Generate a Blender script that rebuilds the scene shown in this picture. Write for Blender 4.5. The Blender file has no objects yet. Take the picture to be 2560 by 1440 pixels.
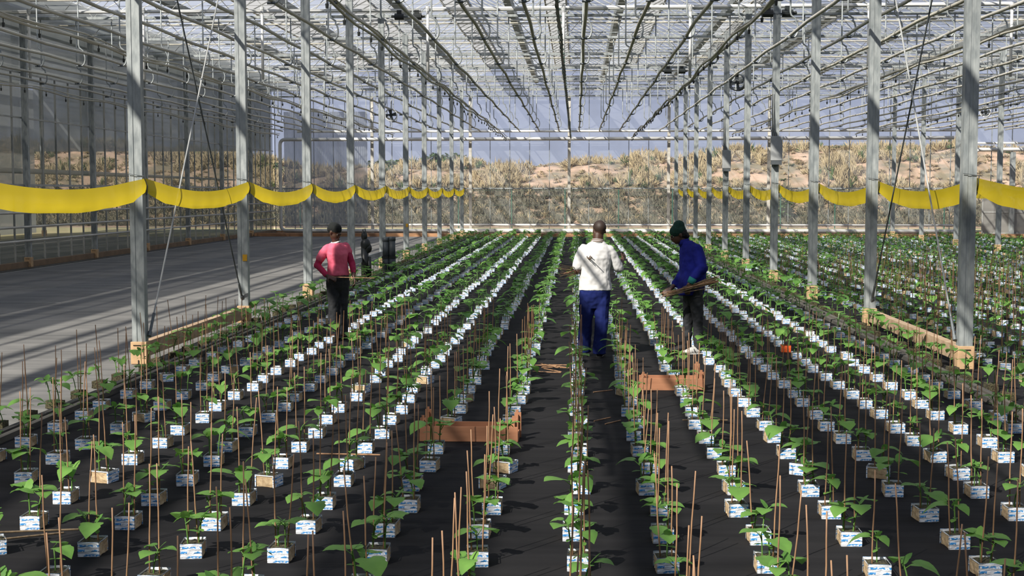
import bpy, bmesh, math, random
from mathutils import Vector, Matrix, noise
R = math.radians
rnd = random.Random(7)
scene = bpy.context.scene
C = scene.collection

# ------------------------------------------------------------ camera, world, sun, exposure
H = 2.03
F = 3364.0
cd = bpy.data.cameras.new('camera'); cd.sensor_width = 36.0; cd.lens = F / 2560 * 36.0
cd.clip_start = 0.1; cd.clip_end = 600
cam = bpy.data.objects.new('camera', cd); C.objects.link(cam)
cam.location = (0, 0, H); cam.rotation_euler = (R(90 - 4.10), 0, R(2.72))
scene.camera = cam

w = bpy.data.worlds.new('World'); scene.world = w; w.use_nodes = True
nt = w.node_tree; nt.nodes.clear()
out = nt.nodes.new('ShaderNodeOutputWorld'); bg = nt.nodes.new('ShaderNodeBackground')
tc = nt.nodes.new('ShaderNodeTexCoord'); sx = nt.nodes.new('ShaderNodeSeparateXYZ'); cr = nt.nodes.new('ShaderNodeValToRGB')
nt.links.new(tc.outputs['Generated'], sx.inputs[0]); nt.links.new(sx.outputs['Z'], cr.inputs[0])
cr.color_ramp.elements[0].position = 0.0; cr.color_ramp.elements[0].color = (0.56, 0.62, 0.80, 1)
cr.color_ramp.elements[1].position = 0.45; cr.color_ramp.elements[1].color = (0.26, 0.36, 0.62, 1)
e = cr.color_ramp.elements.new(0.12); e.color = (0.47, 0.53, 0.74, 1)
nt.links.new(cr.outputs[0], bg.inputs[0]); nt.links.new(bg.outputs[0], out.inputs[0])
bg.inputs[1].default_value = 0.95

sd = bpy.data.lights.new('sun', 'SUN'); sd.energy = 14.0; sd.angle = R(0.7); sd.color = (1.0, 0.95, 0.86)
sun = bpy.data.objects.new('sun', sd); C.objects.link(sun)
SUN = Vector((0.50, 0.68, -0.66)).normalized()
sun.rotation_euler = SUN.to_track_quat('-Z', 'Y').to_euler(); sun.location = (-20, -20, 30)

scene.view_settings.view_transform = 'Standard'; scene.view_settings.look = 'None'
scene.view_settings.exposure = -0.12; scene.view_settings.gamma = 1.0
scene.view_settings.use_curve_mapping = False
scene.cycles.transparent_max_bounces = 28
scene.cycles.max_bounces = 6
scene.cycles.diffuse_bounces = 3
scene.cycles.glossy_bounces = 2
scene.cycles.sample_clamp_indirect = 4.0
scene.cycles.caustics_reflective = False; scene.cycles.caustics_refractive = False

# ------------------------------------------------------------ materials
MATS = {}
def nodes(name):
    m = bpy.data.materials.new(name); m.use_nodes = True; MATS[name] = m
    return m, m.node_tree, m.node_tree.nodes['Principled BSDF']
def ramp(t, src, stops):
    r = t.nodes.new('ShaderNodeValToRGB'); t.links.new(src, r.inputs[0])
    els = r.color_ramp.elements
    els[0].position, els[0].color = stops[0][0], (*stops[0][1], 1)
    els[1].position, els[1].color = stops[-1][0], (*stops[-1][1], 1)
    for p, c in stops[1:-1]:
        q = els.new(p); q.color = (*c, 1)
    return r.outputs[0]
def coord(t, scale=(1, 1, 1), kind='Object'):
    a = t.nodes.new('ShaderNodeTexCoord'); mp = t.nodes.new('ShaderNodeMapping')
    mp.inputs['Scale'].default_value = scale
    t.links.new(a.outputs[kind], mp.inputs[0]); return mp.outputs[0]
def tex(t, kind, vec, **kw):
    n = t.nodes.new(kind); t.links.new(vec, n.inputs['Vector'])
    for k, v in kw.items(): n.inputs[k].default_value = v
    return n
def bump(t, b, h, strength=0.3, dist=0.02):
    n = t.nodes.new('ShaderNodeBump'); n.inputs['Strength'].default_value = strength; n.inputs['Distance'].default_value = dist
    t.links.new(h, n.inputs['Height']); t.links.new(n.outputs[0], b.inputs['Normal'])
def mat(name, c1, c2=None, rough=0.6, metal=0.0, scale=(6, 6, 6), bstr=0.0, nscale=1.0, spec=0.5, detail=4.0):
    m, t, b = nodes(name)
    b.inputs['Roughness'].default_value = rough; b.inputs['Metallic'].default_value = metal
    b.inputs['Specular IOR Level'].default_value = spec
    c2 = c2 or tuple(x * 0.8 for x in c1)
    n = tex(t, 'ShaderNodeTexNoise', coord(t, scale), Scale=nscale, Detail=detail)
    t.links.new(ramp(t, n.outputs[0], [(0.35, c2), (0.65, c1)]), b.inputs['Base Color'])
    if bstr: bump(t, b, n.outputs[0], bstr)
    return m

mat('galvanised', (0.40, 0.425, 0.42), (0.23, 0.255, 0.26), rough=0.5, metal=0.12, scale=(14, 14, 5), bstr=0.05)
mat('steel_light', (0.46, 0.46, 0.44), (0.33, 0.34, 0.33), rough=0.5, metal=0.15, scale=(4, 4, 4))
mat('steel_dark', (0.15, 0.17, 0.18), (0.09, 0.10, 0.11), rough=0.5, metal=0.3, scale=(4, 4, 4))
mat('pipe_grey', (0.60, 0.57, 0.47), (0.42, 0.395, 0.33), rough=0.55, scale=(5, 1.2, 5))
mat('pipe_light', (0.66, 0.63, 0.56), (0.46, 0.44, 0.39), rough=0.5, scale=(5, 1.2, 5))
mat('white_paint', (0.78, 0.78, 0.76), (0.60, 0.60, 0.58), rough=0.4, scale=(1.5, 1.5, 1.5))
mat('black_plastic', (0.02, 0.024, 0.024), (0.011, 0.013, 0.013), rough=0.4)
mat('grey_pipe_plastic', (0.085, 0.10, 0.11), (0.05, 0.06, 0.065), rough=0.5)
mat('green_post', (0.02, 0.09, 0.06), (0.015, 0.06, 0.04), rough=0.6)
mat('plinth', (0.62, 0.40, 0.22), (0.45, 0.30, 0.17), rough=0.85, scale=(9, 9, 9), bstr=0.15)
mat('beam_plinth', (0.50, 0.37, 0.24), (0.36, 0.24, 0.15), rough=0.85, scale=(3, 6, 14), bstr=0.1)
mat('kerb', (0.12, 0.11, 0.09), (0.06, 0.055, 0.05), rough=0.9, scale=(6, 2, 6), bstr=0.2)
mat('concrete_edge', (0.50, 0.27, 0.14), (0.36, 0.19, 0.10), rough=0.9, scale=(.8, 3, 3))
mat('concrete_top', (0.27, 0.18, 0.11), (0.19, 0.13, 0.08), rough=0.9, scale=(.8, 3, 3))
mat('box_grey', (0.44, 0.45, 0.45), (0.36, 0.37, 0.37), rough=0.6)
mat('cardboard', (0.42, 0.19, 0.10), (0.33, 0.145, 0.075), rough=0.8, scale=(3, 3, 20))
mat('cane', (0.42, 0.24, 0.13), (0.24, 0.13, 0.07), rough=0.6, scale=(30, 30, 9))
mat('cane_dry', (0.20, 0.14, 0.08), (0.10, 0.07, 0.04), rough=0.7, scale=(30, 30, 9))
mat('stem', (0.13, 0.27, 0.05), (0.08, 0.18, 0.04), rough=0.5, scale=(30, 30, 20))
mat('soil', (0.10, 0.09, 0.045), (0.025, 0.02, 0.012), rough=1.0, scale=(60, 60, 60), bstr=0.8)
mat('coir', (0.58, 0.44, 0.27), (0.36, 0.25, 0.14), rough=0.95, scale=(26, 26, 26), bstr=0.5)
mat('skin', (0.075, 0.034, 0.02), (0.055, 0.024, 0.014), rough=0.5, scale=(8, 8, 8))
mat('skin_light', (0.17, 0.065, 0.035), (0.12, 0.045, 0.025), rough=0.5, scale=(8, 8, 8))
mat('hair', (0.008, 0.007, 0.007), (0.004, 0.004, 0.004), rough=0.8, scale=(60, 60, 60), bstr=0.6)
mat('eye_white', (0.35, 0.33, 0.30), rough=0.3)
mat('lip', (0.11, 0.035, 0.03), rough=0.5)
mat('shirt_white', (0.70, 0.69, 0.68), (0.62, 0.61, 0.60), rough=0.9, scale=(7, 7, 7), bstr=0.4, spec=0.2)
mat('collar_brown', (0.20, 0.10, 0.05), (0.10, 0.05, 0.03), rough=0.9)
mat('trouser_blue', (0.012, 0.022, 0.13), (0.008, 0.014, 0.085), rough=0.85, scale=(7, 7, 4), bstr=0.4, spec=0.2)
mat('jacket_blue', (0.014, 0.020, 0.24), (0.008, 0.011, 0.13), rough=0.85, scale=(7, 7, 4), bstr=0.4, spec=0.2)
mat('cuff_teal', (0.01, 0.20, 0.19), rough=0.8)
mat('jeans_black', (0.022, 0.024, 0.028), (0.010, 0.011, 0.014), rough=0.8, scale=(9, 9, 12), bstr=0.3)
mat('shirt_pink', (0.80, 0.16, 0.24), (0.70, 0.12, 0.19), rough=0.9, scale=(7, 7, 7), bstr=0.4, spec=0.2)
mat('sleeve_crimson', (0.42, 0.012, 0.075), (0.32, 0.008, 0.05), rough=0.8, scale=(9, 9, 9), bstr=0.2)
mat('cropped', (0.035, 0.02, 0.014), rough=0.6)
mat('cap_black', (0.005, 0.007, 0.007), rough=0.9, scale=(30, 30, 30), bstr=0.4)
mat('beanie_green', (0.006, 0.045, 0.030), (0.004, 0.028, 0.018), rough=0.95, scale=(40, 40, 40), bstr=0.5)
mat('shoe_white', (0.55, 0.54, 0.52), rough=0.6)
mat('shoe_black', (0.012, 0.012, 0.014), rough=0.5)
mat('panel_grey', (0.16, 0.17, 0.17), rough=0.8)
mat('sticker_yellow', (0.80, 0.42, 0.02), rough=0.5)
mat('orange_label', (0.85, 0.12, 0.02), rough=0.6)
mat('fan_white', (0.72, 0.73, 0.74), rough=0.4)
mat('netting', (0.52, 0.43, 0.28), (0.38, 0.32, 0.21), rough=0.9, scale=(2, 2, 2))

def leaf_mat(name, a, b_, trans=0.35):
    m, t, b = nodes(name)
    n = tex(t, 'ShaderNodeTexNoise', coord(t, (18, 18, 18)), Scale=1.0, Detail=3.0)
    g = t.nodes.new('ShaderNodeNewGeometry')
    mx = t.nodes.new('ShaderNodeMath'); mx.operation = 'MULTIPLY_ADD'; mx.inputs[1].default_value = 0.55
    t.links.new(g.outputs['Random Per Island'], mx.inputs[0])
    mu = t.nodes.new('ShaderNodeMath'); mu.operation = 'MULTIPLY'; mu.inputs[1].default_value = 0.5
    t.links.new(n.outputs[0], mu.inputs[0]); t.links.new(mu.outputs[0], mx.inputs[2])
    col = ramp(t, mx.outputs[0], [(0.1, b_), (0.8, a)])
    t.links.new(col, b.inputs['Base Color']); b.inputs['Roughness'].default_value = 0.5
    b.inputs['Specular IOR Level'].default_value = 0.35
    tr = t.nodes.new('ShaderNodeBsdfTranslucent'); t.links.new(col, tr.inputs[0])
    ms = t.nodes.new('ShaderNodeMixShader'); ms.inputs[0].default_value = trans
    t.links.new(b.outputs[0], ms.inputs[1]); t.links.new(tr.outputs[0], ms.inputs[2])
    t.links.new(ms.outputs[0], t.nodes['Material Output'].inputs[0])
    return m
leaf_mat('leaf', (0.21, 0.42, 0.085), (0.085, 0.24, 0.05), 0.42)
leaf_mat('dry_grass', (0.50, 0.41, 0.25), (0.27, 0.22, 0.13), 0.2)
leaf_mat('shaded_grey_brush', (0.22, 0.20, 0.145), (0.10, 0.10, 0.065), 0.2)
leaf_mat('bush_green', (0.10, 0.15, 0.05), (0.04, 0.08, 0.03), 0.2)

def thin(name, col, clear, gloss=0.04, trans=0.5, streak=None):
    """thin sheet: clear part passes light straight, the rest is a dusty scattering film"""
    m, t, b = nodes(name); t.nodes.remove(b)
    tp = t.nodes.new('ShaderNodeBsdfTransparent'); df = t.nodes.new('ShaderNodeBsdfDiffuse'); tl = t.nodes.new('ShaderNodeBsdfTranslucent')
    gl = t.nodes.new('ShaderNodeBsdfGlossy'); gl.inputs['Roughness'].default_value = 0.08
    df.inputs[0].default_value = (*col, 1); tl.inputs[0].default_value = (*col, 1)
    a = t.nodes.new('ShaderNodeMixShader'); a.inputs[0].default_value = trans
    t.links.new(df.outputs[0], a.inputs[1]); t.links.new(tl.outputs[0], a.inputs[2])
    c = t.nodes.new('ShaderNodeMixShader')
    n = tex(t, 'ShaderNodeTexNoise', coord(t, streak or (0.8, 0.8, 0.8)), Scale=1.0, Detail=3.0)
    mr = t.nodes.new('ShaderNodeMapRange'); mr.inputs['From Min'].default_value = 0.3; mr.inputs['From Max'].default_value = 0.7
    mr.inputs['To Min'].default_value = max(0, clear - 0.08); mr.inputs['To Max'].default_value = min(1, clear + 0.08)
    t.links.new(n.outputs[0], mr.inputs[0]); t.links.new(mr.outputs[0], c.inputs[0])
    t.links.new(a.outputs[0], c.inputs[1]); t.links.new(tp.outputs[0], c.inputs[2])
    d = t.nodes.new('ShaderNodeMixShader'); d.inputs[0].default_value = gloss
    t.links.new(c.outputs[0], d.inputs[1]); t.links.new(gl.outputs[0], d.inputs[2])
    t.links.new(d.outputs[0], t.nodes['Material Output'].inputs[0])
    return m
thin('roof_glass', (0.39, 0.415, 0.45), 0.50, 0.03, 0.6)
thin('vent_glass', (0.36, 0.36, 0.355), 0.08, 0.02, 0.6)
thin('back_glass', (0.52, 0.55, 0.62), 0.76, 0.02, 0.5)
thin('low_glass', (0.36, 0.37, 0.36), 0.66, 0.02, 0.5)
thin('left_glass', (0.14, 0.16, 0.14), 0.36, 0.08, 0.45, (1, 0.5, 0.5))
thin('corrugated', (0.40, 0.43, 0.47), 0.30, 0.05, 0.5, (3, 3, 0.3))
thin('gate_panel', (0.50, 0.49, 0.46), 0.15, 0.04, 0.5)
thin('added_shade_screen', (0.34, 0.36, 0.36), 0.15, 0.0, 0.5)
thin('band_plastic', (0.90, 0.68, 0.035), 0.02, 0.03, 0.55)

# floor cloths: woven bands across, slight ripples
def cloth(name, c1, c2, sc, b2=0.4):
    m, t, b = nodes(name)
    v = coord(t, (0.35, 6, 1)); n = tex(t, 'ShaderNodeTexNoise', v, Scale=1.0, Detail=6.0)
    n2 = tex(t, 'ShaderNodeTexNoise', coord(t, (0.9, 1.3, 1)), Scale=1.0, Detail=5.0)
    md = t.nodes.new('ShaderNodeMath'); md.operation = 'MULTIPLY_ADD'; md.inputs[1].default_value = 0.5
    mu = t.nodes.new('ShaderNodeMath'); mu.operation = 'MULTIPLY'; mu.inputs[1].default_value = 0.5
    t.links.new(n.outputs[0], md.inputs[0]); t.links.new(n2.outputs[0], mu.inputs[0]); t.links.new(mu.outputs[0], md.inputs[2])
    t.links.new(ramp(t, md.outputs[0], [(0.35, c2), (0.65, c1)]), b.inputs['Base Color'])
    b.inputs['Roughness'].default_value = 0.9; b.inputs['Specular IOR Level'].default_value = 0.12
    bump(t, b, md.outputs[0], b2, 0.05)
cloth('black_fabric', (0.022, 0.021, 0.022), (0.010, 0.0098, 0.0108), 1)
cloth('grey_fabric', (0.25, 0.243, 0.23), (0.135, 0.134, 0.13), 1, 0.2)

# printed foil around each growing block: white with rows of blue print
m, t, b = nodes('printed_foil')
v = coord(t, (1, 1, 1)); sp = t.nodes.new('ShaderNodeSeparateXYZ'); t.links.new(v, sp.inputs[0])
oi = t.nodes.new('ShaderNodeObjectInfo')
def mth(op, a, b_=None, c=None):
    n = t.nodes.new('ShaderNodeMath'); n.operation = op
    for i, q in enumerate((a, b_, c)):
        if q is None: continue
        if isinstance(q, (int, float)): n.inputs[i].default_value = q
        else: t.links.new(q, n.inputs[i])
    return n.outputs[0]
zf = mth('FRACT', mth('MULTIPLY', mth('ADD', sp.outputs['Z'], 0.004), 1 / 0.027))
row = mth('MULTIPLY', mth('GREATER_THAN', zf, 0.25), mth('LESS_THAN', zf, 0.72))
nz = tex(t, 'ShaderNodeTexNoise', coord(t, (70, 5, 190)), Scale=1.0, Detail=1.0)
nb = tex(t, 'ShaderNodeTexNoise', coord(t, (22, 4, 36)), Scale=1.0, Detail=0.0)
pm = mth('MULTIPLY', mth('MULTIPLY', row, mth('GREATER_THAN', nz.outputs[0], 0.45)), mth('GREATER_THAN', nb.outputs[0], 0.40))
nw = tex(t, 'ShaderNodeTexNoise', coord(t, (14, 14, 60)), Scale=1.0, Detail=3.0)
mc = t.nodes.new('ShaderNodeMix'); mc.data_type = 'RGBA'
mc.inputs[6].default_value = (0.76, 0.79, 0.84, 1); mc.inputs[7].default_value = (0.04, 0.25, 0.60, 1)
t.links.new(pm, mc.inputs[0]); t.links.new(mc.outputs[2], b.inputs['Base Color'])
b.inputs['Roughness'].default_value = 0.45
bump(t, b, nw.outputs[0], 1.0, 0.012)

# dry bank soil
m, t, b = nodes('bank_soil')
n = tex(t, 'ShaderNodeTexNoise', coord(t, (0.6, 0.5, 1.2)), Scale=1.0, Detail=8.0)
t.links.new(ramp(t, n.outputs[0], [(0.38, (0.13, 0.11, 0.07)), (0.5, (0.23, 0.165, 0.11)), (0.62, (0.34, 0.235, 0.165))]), b.inputs['Base Color'])
b.inputs['Roughness'].default_value = 1; bump(t, b, n.outputs[0], 0.8, 0.4)
mat('dry_lawn', (0.42, 0.35, 0.19), (0.22, 0.22, 0.09), rough=1, scale=(0.5, 1.5, 1), detail=8)

# ------------------------------------------------------------ mesh helpers
class MB:
    def __init__(s): s.v = []; s.f = []; s.m = []
    def face(s, idx, m=0): s.f.append(tuple(idx)); s.m.append(m)
    def add(s, vs, fs, m=0):
        k = len(s.v); s.v += [tuple(p) for p in vs]
        for f in fs: s.f.append(tuple(i + k for i in f)); s.m.append(m)
        return s
    def box(s, x0, x1, y0, y1, z0, z1, m=0, bev=0.0, rz=0.0, o=(0, 0, 0)):
        bm = None
        vs = [(x, y, z) for z in (z0, z1) for y in (y0, y1) for x in (x0, x1)]
        fs = [(0, 2, 3, 1), (4, 5, 7, 6), (0, 1, 5, 4), (2, 6, 7, 3), (0, 4, 6, 2), (1, 3, 7, 5)]
        if bev:
            bm = bmesh.new(); bv = [bm.verts.new(p) for p in vs]
            for f in fs: bm.faces.new([bv[i] for i in f])
            bmesh.ops.bevel(bm, geom=bm.edges[:], offset=bev, segments=2, affect='EDGES', profile=0.6)
            bm.verts.index_update(); vs = [tuple(q.co) for q in bm.verts]; fs = [[q.index for q in f.verts] for f in bm.faces]; bm.free()
        if rz or o != (0, 0, 0):
            c, sn = math.cos(rz), math.sin(rz)
            vs = [(p[0] * c - p[1] * sn + o[0], p[0] * sn + p[1] * c + o[1], p[2] + o[2]) for p in vs]
        return s.add(vs, fs, m)
    def tube(s, pts, r, n=8, m=0, caps=True, up=None):
        """r: number or list of numbers / (rx, ry) pairs, one per point"""
        pts = [Vector(p) for p in pts]; k = len(pts)
        rs = r if isinstance(r, (list, tuple)) else [r] * k
        k0 = len(s.v); prev = Vector(up) if up else None
        for i, p in enumerate(pts):
            d = (pts[min(i + 1, k - 1)] - pts[max(i - 1, 0)])
            d = d.normalized() if d.length > 1e-9 else Vector((0, 0, 1))
            if prev is None: prev = Vector((0, 0, 1)) if abs(d.z) < 0.9 else Vector((1, 0, 0))
            u = (prev - d * prev.dot(d)); u = u.normalized() if u.length > 1e-6 else d.orthogonal().normalized()
            v = d.cross(u); prev = u
            rr = rs[i]; ra, rb = (rr, rr) if isinstance(rr, (int, float)) else rr
            for j in range(n):
                a = 2 * math.pi * j / n
                s.v.append(tuple(p + u * (math.cos(a) * ra) + v * (math.sin(a) * rb)))
        for i in range(k - 1):
            for j in range(n):
                a = k0 + i * n + j; b_ = k0 + i * n + (j + 1) % n
                s.face((a, b_, b_ + n, a + n), m)
        if caps:
            s.face([k0 + j for j in range(n)][::-1], m); s.face([k0 + (k - 1) * n + j for j in range(n)], m)
        return s
    def bar(s, a, b_, wd, ht, m=0):
        a = Vector(a); b_ = Vector(b_); d = (b_ - a).normalized()
        u = Vector((0, 0, 1)) if abs(d.z) < 0.95 else Vector((0, 1, 0))
        x = d.cross(u).normalized(); y = x.cross(d)
        vs = [p + x * (sx_ * wd / 2) + y * (sy * ht / 2) for p in (a, b_) for sx_, sy in ((-1, -1), (1, -1), (1, 1), (-1, 1))]
        return s.add(vs, [(0, 1, 2, 3), (7, 6, 5, 4), (0, 4, 5, 1), (1, 5, 6, 2), (2, 6, 7, 3), (3, 7, 4, 0)], m)
    def ell(s, c, rx, ry, rz_, seg=16, rings=10, m=0, rot=None):
        k = len(s.v); c = Vector(c)
        def put(p): s.v.append(tuple(c + (rot @ p if rot else p)))
        put(Vector((0, 0, rz_)))
        for i in range(1, rings):
            th = math.pi * i / rings
            for j in range(seg):
                a = 2 * math.pi * j / seg
                put(Vector((rx * math.sin(th) * math.cos(a), ry * math.sin(th) * math.sin(a), rz_ * math.cos(th))))
        put(Vector((0, 0, -rz_)))
        for j in range(seg):
            s.face((k, k + 1 + j, k + 1 + (j + 1) % seg), m)
            b0 = k + 1 + (rings - 2) * seg
            s.face((b0 + (j + 1) % seg, b0 + j, k + 1 + (rings - 1) * seg), m)
        for i in range(rings - 2):
            for j in range(seg):
                a = k + 1 + i * seg + j; b_ = k + 1 + i * seg + (j + 1) % seg
                s.face((a, a + seg, b_ + seg, b_), m)
        return s
    def mesh(s, name, mats, smooth=False):
        me = bpy.data.meshes.new(name); me.from_pydata(s.v, [], s.f)
        for q in (mats if isinstance(mats, (list, tuple)) else [mats]): me.materials.append(MATS[q])
        me.polygons.foreach_set('material_index', s.m)
        if smooth: me.polygons.foreach_set('use_smooth', [True] * len(s.f))
        me.update(); return me
    def build(s, name, mats, parent=None, smooth=False):
        return link(name, s.mesh(name, mats, smooth), parent)
def link(name, data, parent=None, loc=None, rot=None):
    o = bpy.data.objects.new(name, data); C.objects.link(o)
    if parent is not None: o.parent = parent
    if loc is not None: o.location = loc
    if rot is not None: o.rotation_euler = rot
    return o
def tag(o, label, cat, group=None, kind=None):
    o['label'] = label
    if cat: o['category'] = cat
    if group: o['group'] = group
    if kind: o['kind'] = kind
    return o
def empty(name, loc=(0, 0, 0), rz=0):
    o = link(name, None, None, loc, (0, 0, rz)); o.empty_display_size = 0.1; return o
def struct(o, label=None):
    o['kind'] = 'structure'
    if label: o['label'] = label
    return o
ORD = ['zeroth', 'first', 'second', 'third', 'fourth', 'fifth', 'sixth', 'seventh', 'eighth', 'ninth', 'tenth', 'eleventh', 'twelfth',
       'thirteenth', 'fourteenth', 'fifteenth', 'sixteenth', 'seventeenth', 'eighteenth', 'nineteenth', 'twentieth']
def ordn(i):
    if i <= 20: return ORD[i]
    return {2: 'twenty', 3: 'thirty'}[i // 10] + ('-' + ORD[i % 10] if i % 10 else 'th') if i % 10 else {30: 'thirtieth', 40: 'fortieth'}.get(i, str(i))

# ------------------------------------------------------------ grid of the greenhouse
XL, XR, XRR, XLL = -5.14, 4.46, 14.06, -14.74
YC = [15.6 + 5 * n for n in range(11)]         # column lines, last one is the back wall
YB = YC[10]
ZB, ZT = 6.62, 7.15                            # lattice girder chords
ZG, ZR = 7.40, 8.20                            # gutter and ridge

# ------------------------------------------------------------ floors
g = MB(); g.add([(-90, -20, -0.06), (90, -20, -0.06), (90, 160, -0.06), (-90, 160, -0.06)], [(0, 1, 2, 3)])
struct(g.build('ground', 'dry_lawn'), 'dry lawn around the greenhouse')
g = MB(); g.box(-4.62, 3.95, -6, 60.6, -0.05, 0.0)
struct(g.build('floor', 'black_fabric'), 'black woven ground cloth under the middle bay')
g = MB(); g.box(-14.6, -4.62, -6, 60.6, -0.055, -0.005); g.box(-24, -14.9, -6, 60.6, -0.055, -0.02)
struct(g.build('floor', 'grey_fabric'), 'grey woven ground cloth of the empty left bay')
g = MB(); g.box(3.95, 34, -6, 60.6, -0.055, -0.004)
struct(g.build('floor', 'black_fabric'), 'black ground cloth under the right bay')
g = MB(); g.box(-14.6, 34, 60.6, YB + 0.1, -0.05, 0.02)
fl = struct(g.build('floor', 'concrete_top'), 'bare concrete strip along the back wall')
g = MB(); g.box(-14.6, 34, 60.55, 61.0, -0.05, 0.14)
g.build('kerb_face', 'concrete_edge', fl)
# seams in the grey cloth
g = MB()
for i, y in enumerate((13.9, 17.1, 20.3, 24.1, 28.0, 33.2, 38.8, 44.6, 50.9)):
    x0 = -12.9 + (i * 37 % 17) / 10; g.bar((x0, y, 0.0), (x0 + 2.6, y + 0.01, 0.0), 0.014, 0.006)
g.bar((-14.25, -2, 0.0), (-14.25, 60, 0.0), 0.05, 0.006)
tag(g.build('cloth_seam', 'steel_light'), 'pale seam lines in the grey ground cloth of the left bay', 'seam', kind='structure')
# drain kerbs on both sides of the middle bay
for x, s_, side in ((-4.66, 1, 'left'), (3.99, -1, 'right')):
    g = MB(); g.box(x - 0.03, x + 0.03, 3, 60.5, 0.0, 0.05); g.box(x - s_ * 0.13 - 0.03, x - s_ * 0.13 + 0.03, 3, 60.5, 0, 0.04)
    g.box(min(x, x - s_ * 0.13), max(x, x - s_ * 0.13), 3, 60.5, 0, 0.015)
    struct(g.build('trim_1' if s_ > 0 else 'trim_2', 'kerb'), f'low dark drain kerb along the {side} side of the middle bay')

# ------------------------------------------------------------ columns
COLS = {}
def column_mesh():
    g = MB(); wx, dy = 0.078, 0.06
    # channel section with a shallow groove down the face
    prof = [(-wx, -dy), (-0.022, -dy), (-0.016, -dy + 0.008), (0.016, -dy + 0.008), (0.022, -dy), (wx, -dy), (wx, dy), (-wx, dy)]
    n = len(prof)
    g.add([(x, y, z) for z in (0.24, ZB + 0.1) for x, y in prof],
          [(i, (i + 1) % n, (i + 1) % n + n, i + n) for i in range(n)] + [tuple(range(n))[::-1], tuple(range(n, 2 * n))])
    return g.mesh('shaft', 'galvanised')
SH = column_mesh()
g = MB(); g.box(-0.095, 0.095, -0.08, 0.08, 0.0, 0.265, bev=0.008); PL = g.mesh('plinth', 'plinth')
g = MB(); g.tube([(0, -0.088, 0.13), (0, -0.08, 0.13)], 0.013, 8)
g.bar((-0.06, -0.085, 0.225), (0.05, -0.085, 0.225), 0.008, 0.008); g.bar((0.0, -0.085, 0.0), (0.0, -0.085, 0.05), 0.01, 0.012)
PH = g.mesh('bolt_hole', 'black_plastic')
g = MB(); g.box(-0.10, 0.10, -0.085, 0.085, -0.12, 0.0); PD = g.mesh('pad', 'black_plastic')
def column(x, y, label, group):
    c = tag(empty('support_column', (x, y, 0)), label, 'column', group)
    link('shaft', SH, c); p = link('plinth', PL, c); link('bolt_hole', PH, p)
    COLS[(round(x, 2), round(y, 1))] = c
    return c
rows = [(XL, 'left row of columns', range(0, 10)), (XR, 'right row of columns', range(0, 10)),
        (XRR, 'far right row of columns', range(3, 10)), (XLL, 'row against the left glass wall', range(3, 10)), (XLL - 9.6, 'row beyond the left glass wall', range(5, 10)), (XRR + 9.6, 'outermost right row', range(8, 10))]
for x, nm, rg in rows:
    for k, n in enumerate(rg):
        column(x, YC[n], f'galvanised steel column on a tan plinth, {ORD[k + 1]} from the camera in the {nm}', nm.replace('row', 'columns of the row', 1))
for (x, n) in ((XL, 1), (XL, 5)):
    g = MB(); z = 0.96; g.box(0.0, 0.07, -0.068, -0.062, z, z + 0.10)
    g.build('yellow_sticker', 'sticker_yellow', COLS[(x, YC[n])])['label'] = 'small yellow sticker'

# beams between the first two plinths on each side
for x, side in ((XL, 'left'), (XR, 'right')):
    g = MB(); g.box(x - 0.05, x + 0.05, YC[0] + 0.09, YC[1] - 0.09, 0.07, 0.25, bev=0.006)
    tag(g.build('base_beam', 'beam_plinth'), f'long tan beam between the plinths of the first two columns on the {side}', 'beam')
# crossed tie rods
def rod(a, b_, r, mt, label):
    g = MB(); g.tube([a, b_], r, 8); o = g.build('tie_rod', mt); tag(o, label, 'rod')
    a = Vector(a); d = (Vector(b_) - a).normalized()
    g = MB(); g.tube([a - d * 0.12, a + d * 0.16], 0.018, 8); g.tube([a - d * 0.16, a - d * 0.10], 0.026, 8)
    g.build('turnbuckle', 'steel_dark', o)
for x, sd_, side in ((XL, 1, 'left'), (XR, -1, 'right')):
    rod((x + sd_ * 0.10, YC[0] + 0.12, 0.45), (x + sd_ * 0.06, YC[1] - 0.1, 6.6), 0.011, 'steel_light', f'pale diagonal tie rod rising from the nearest {side} column base')
    rod((x - sd_ * 0.02, YC[1] - 0.14, 0.5), (x + sd_ * 0.0, YC[0] + 0.1, 6.6), 0.011, 'steel_dark', f'dark diagonal tie rod rising from the second {side} column base')

# ------------------------------------------------------------ lattice girders
def girder_meshes():
    a = MB(); L = 9.6
    a.box(0, L, -0.035, 0.035, ZT - 0.03, ZT + 0.03)
    b_ = MB(); b_.box(0, L, -0.04, 0.04, ZB - 0.035, ZB + 0.035); b_.box(0, L, 0.06, 0.09, ZB + 0.13, ZB + 0.155)
    c = MB(); k = 20; st = L / k
    for i in range(k):
        z0, z1 = (ZB, ZT) if i % 2 == 0 else (ZT, ZB)
        c.tube([(i * st, 0, z0), ((i + 1) * st, 0, z1)], 0.010, 5, caps=False)
    for i in range(13): c.box(i * 0.8 - 0.012, i * 0.8 + 0.012, -0.012, 0.012, ZT, ZG - 0.02) if i % 4 == 0 else None
    return a.mesh('top_chord', 'steel_light'), b_.mesh('bottom_chord', 'galvanised'), c.mesh('web', 'steel_light')
GM = girder_meshes()
bays = [(XLL, 'left bay'), (XL, 'middle bay'), (XR, 'right bay'), (XRR, 'far right bay')]
for bx, bn in bays:
    for n in range(3, 11):
        if n < 6 and bx == XRR: continue
        k = 10 - n
        where = 'against the back wall' if k == 0 else f'{ORD[k]} in front of the back wall'
        o = tag(empty('lattice_girder', (bx, YC[n] - (0.3 if n == 10 else 0), 0)), f'horizontal steel lattice girder across the {bn}, {where}', 'girder', f'girders over the {bn}')
        for nm, me in zip(('top_chord', 'bottom_chord', 'web'), GM): link(nm, me, o)
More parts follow.
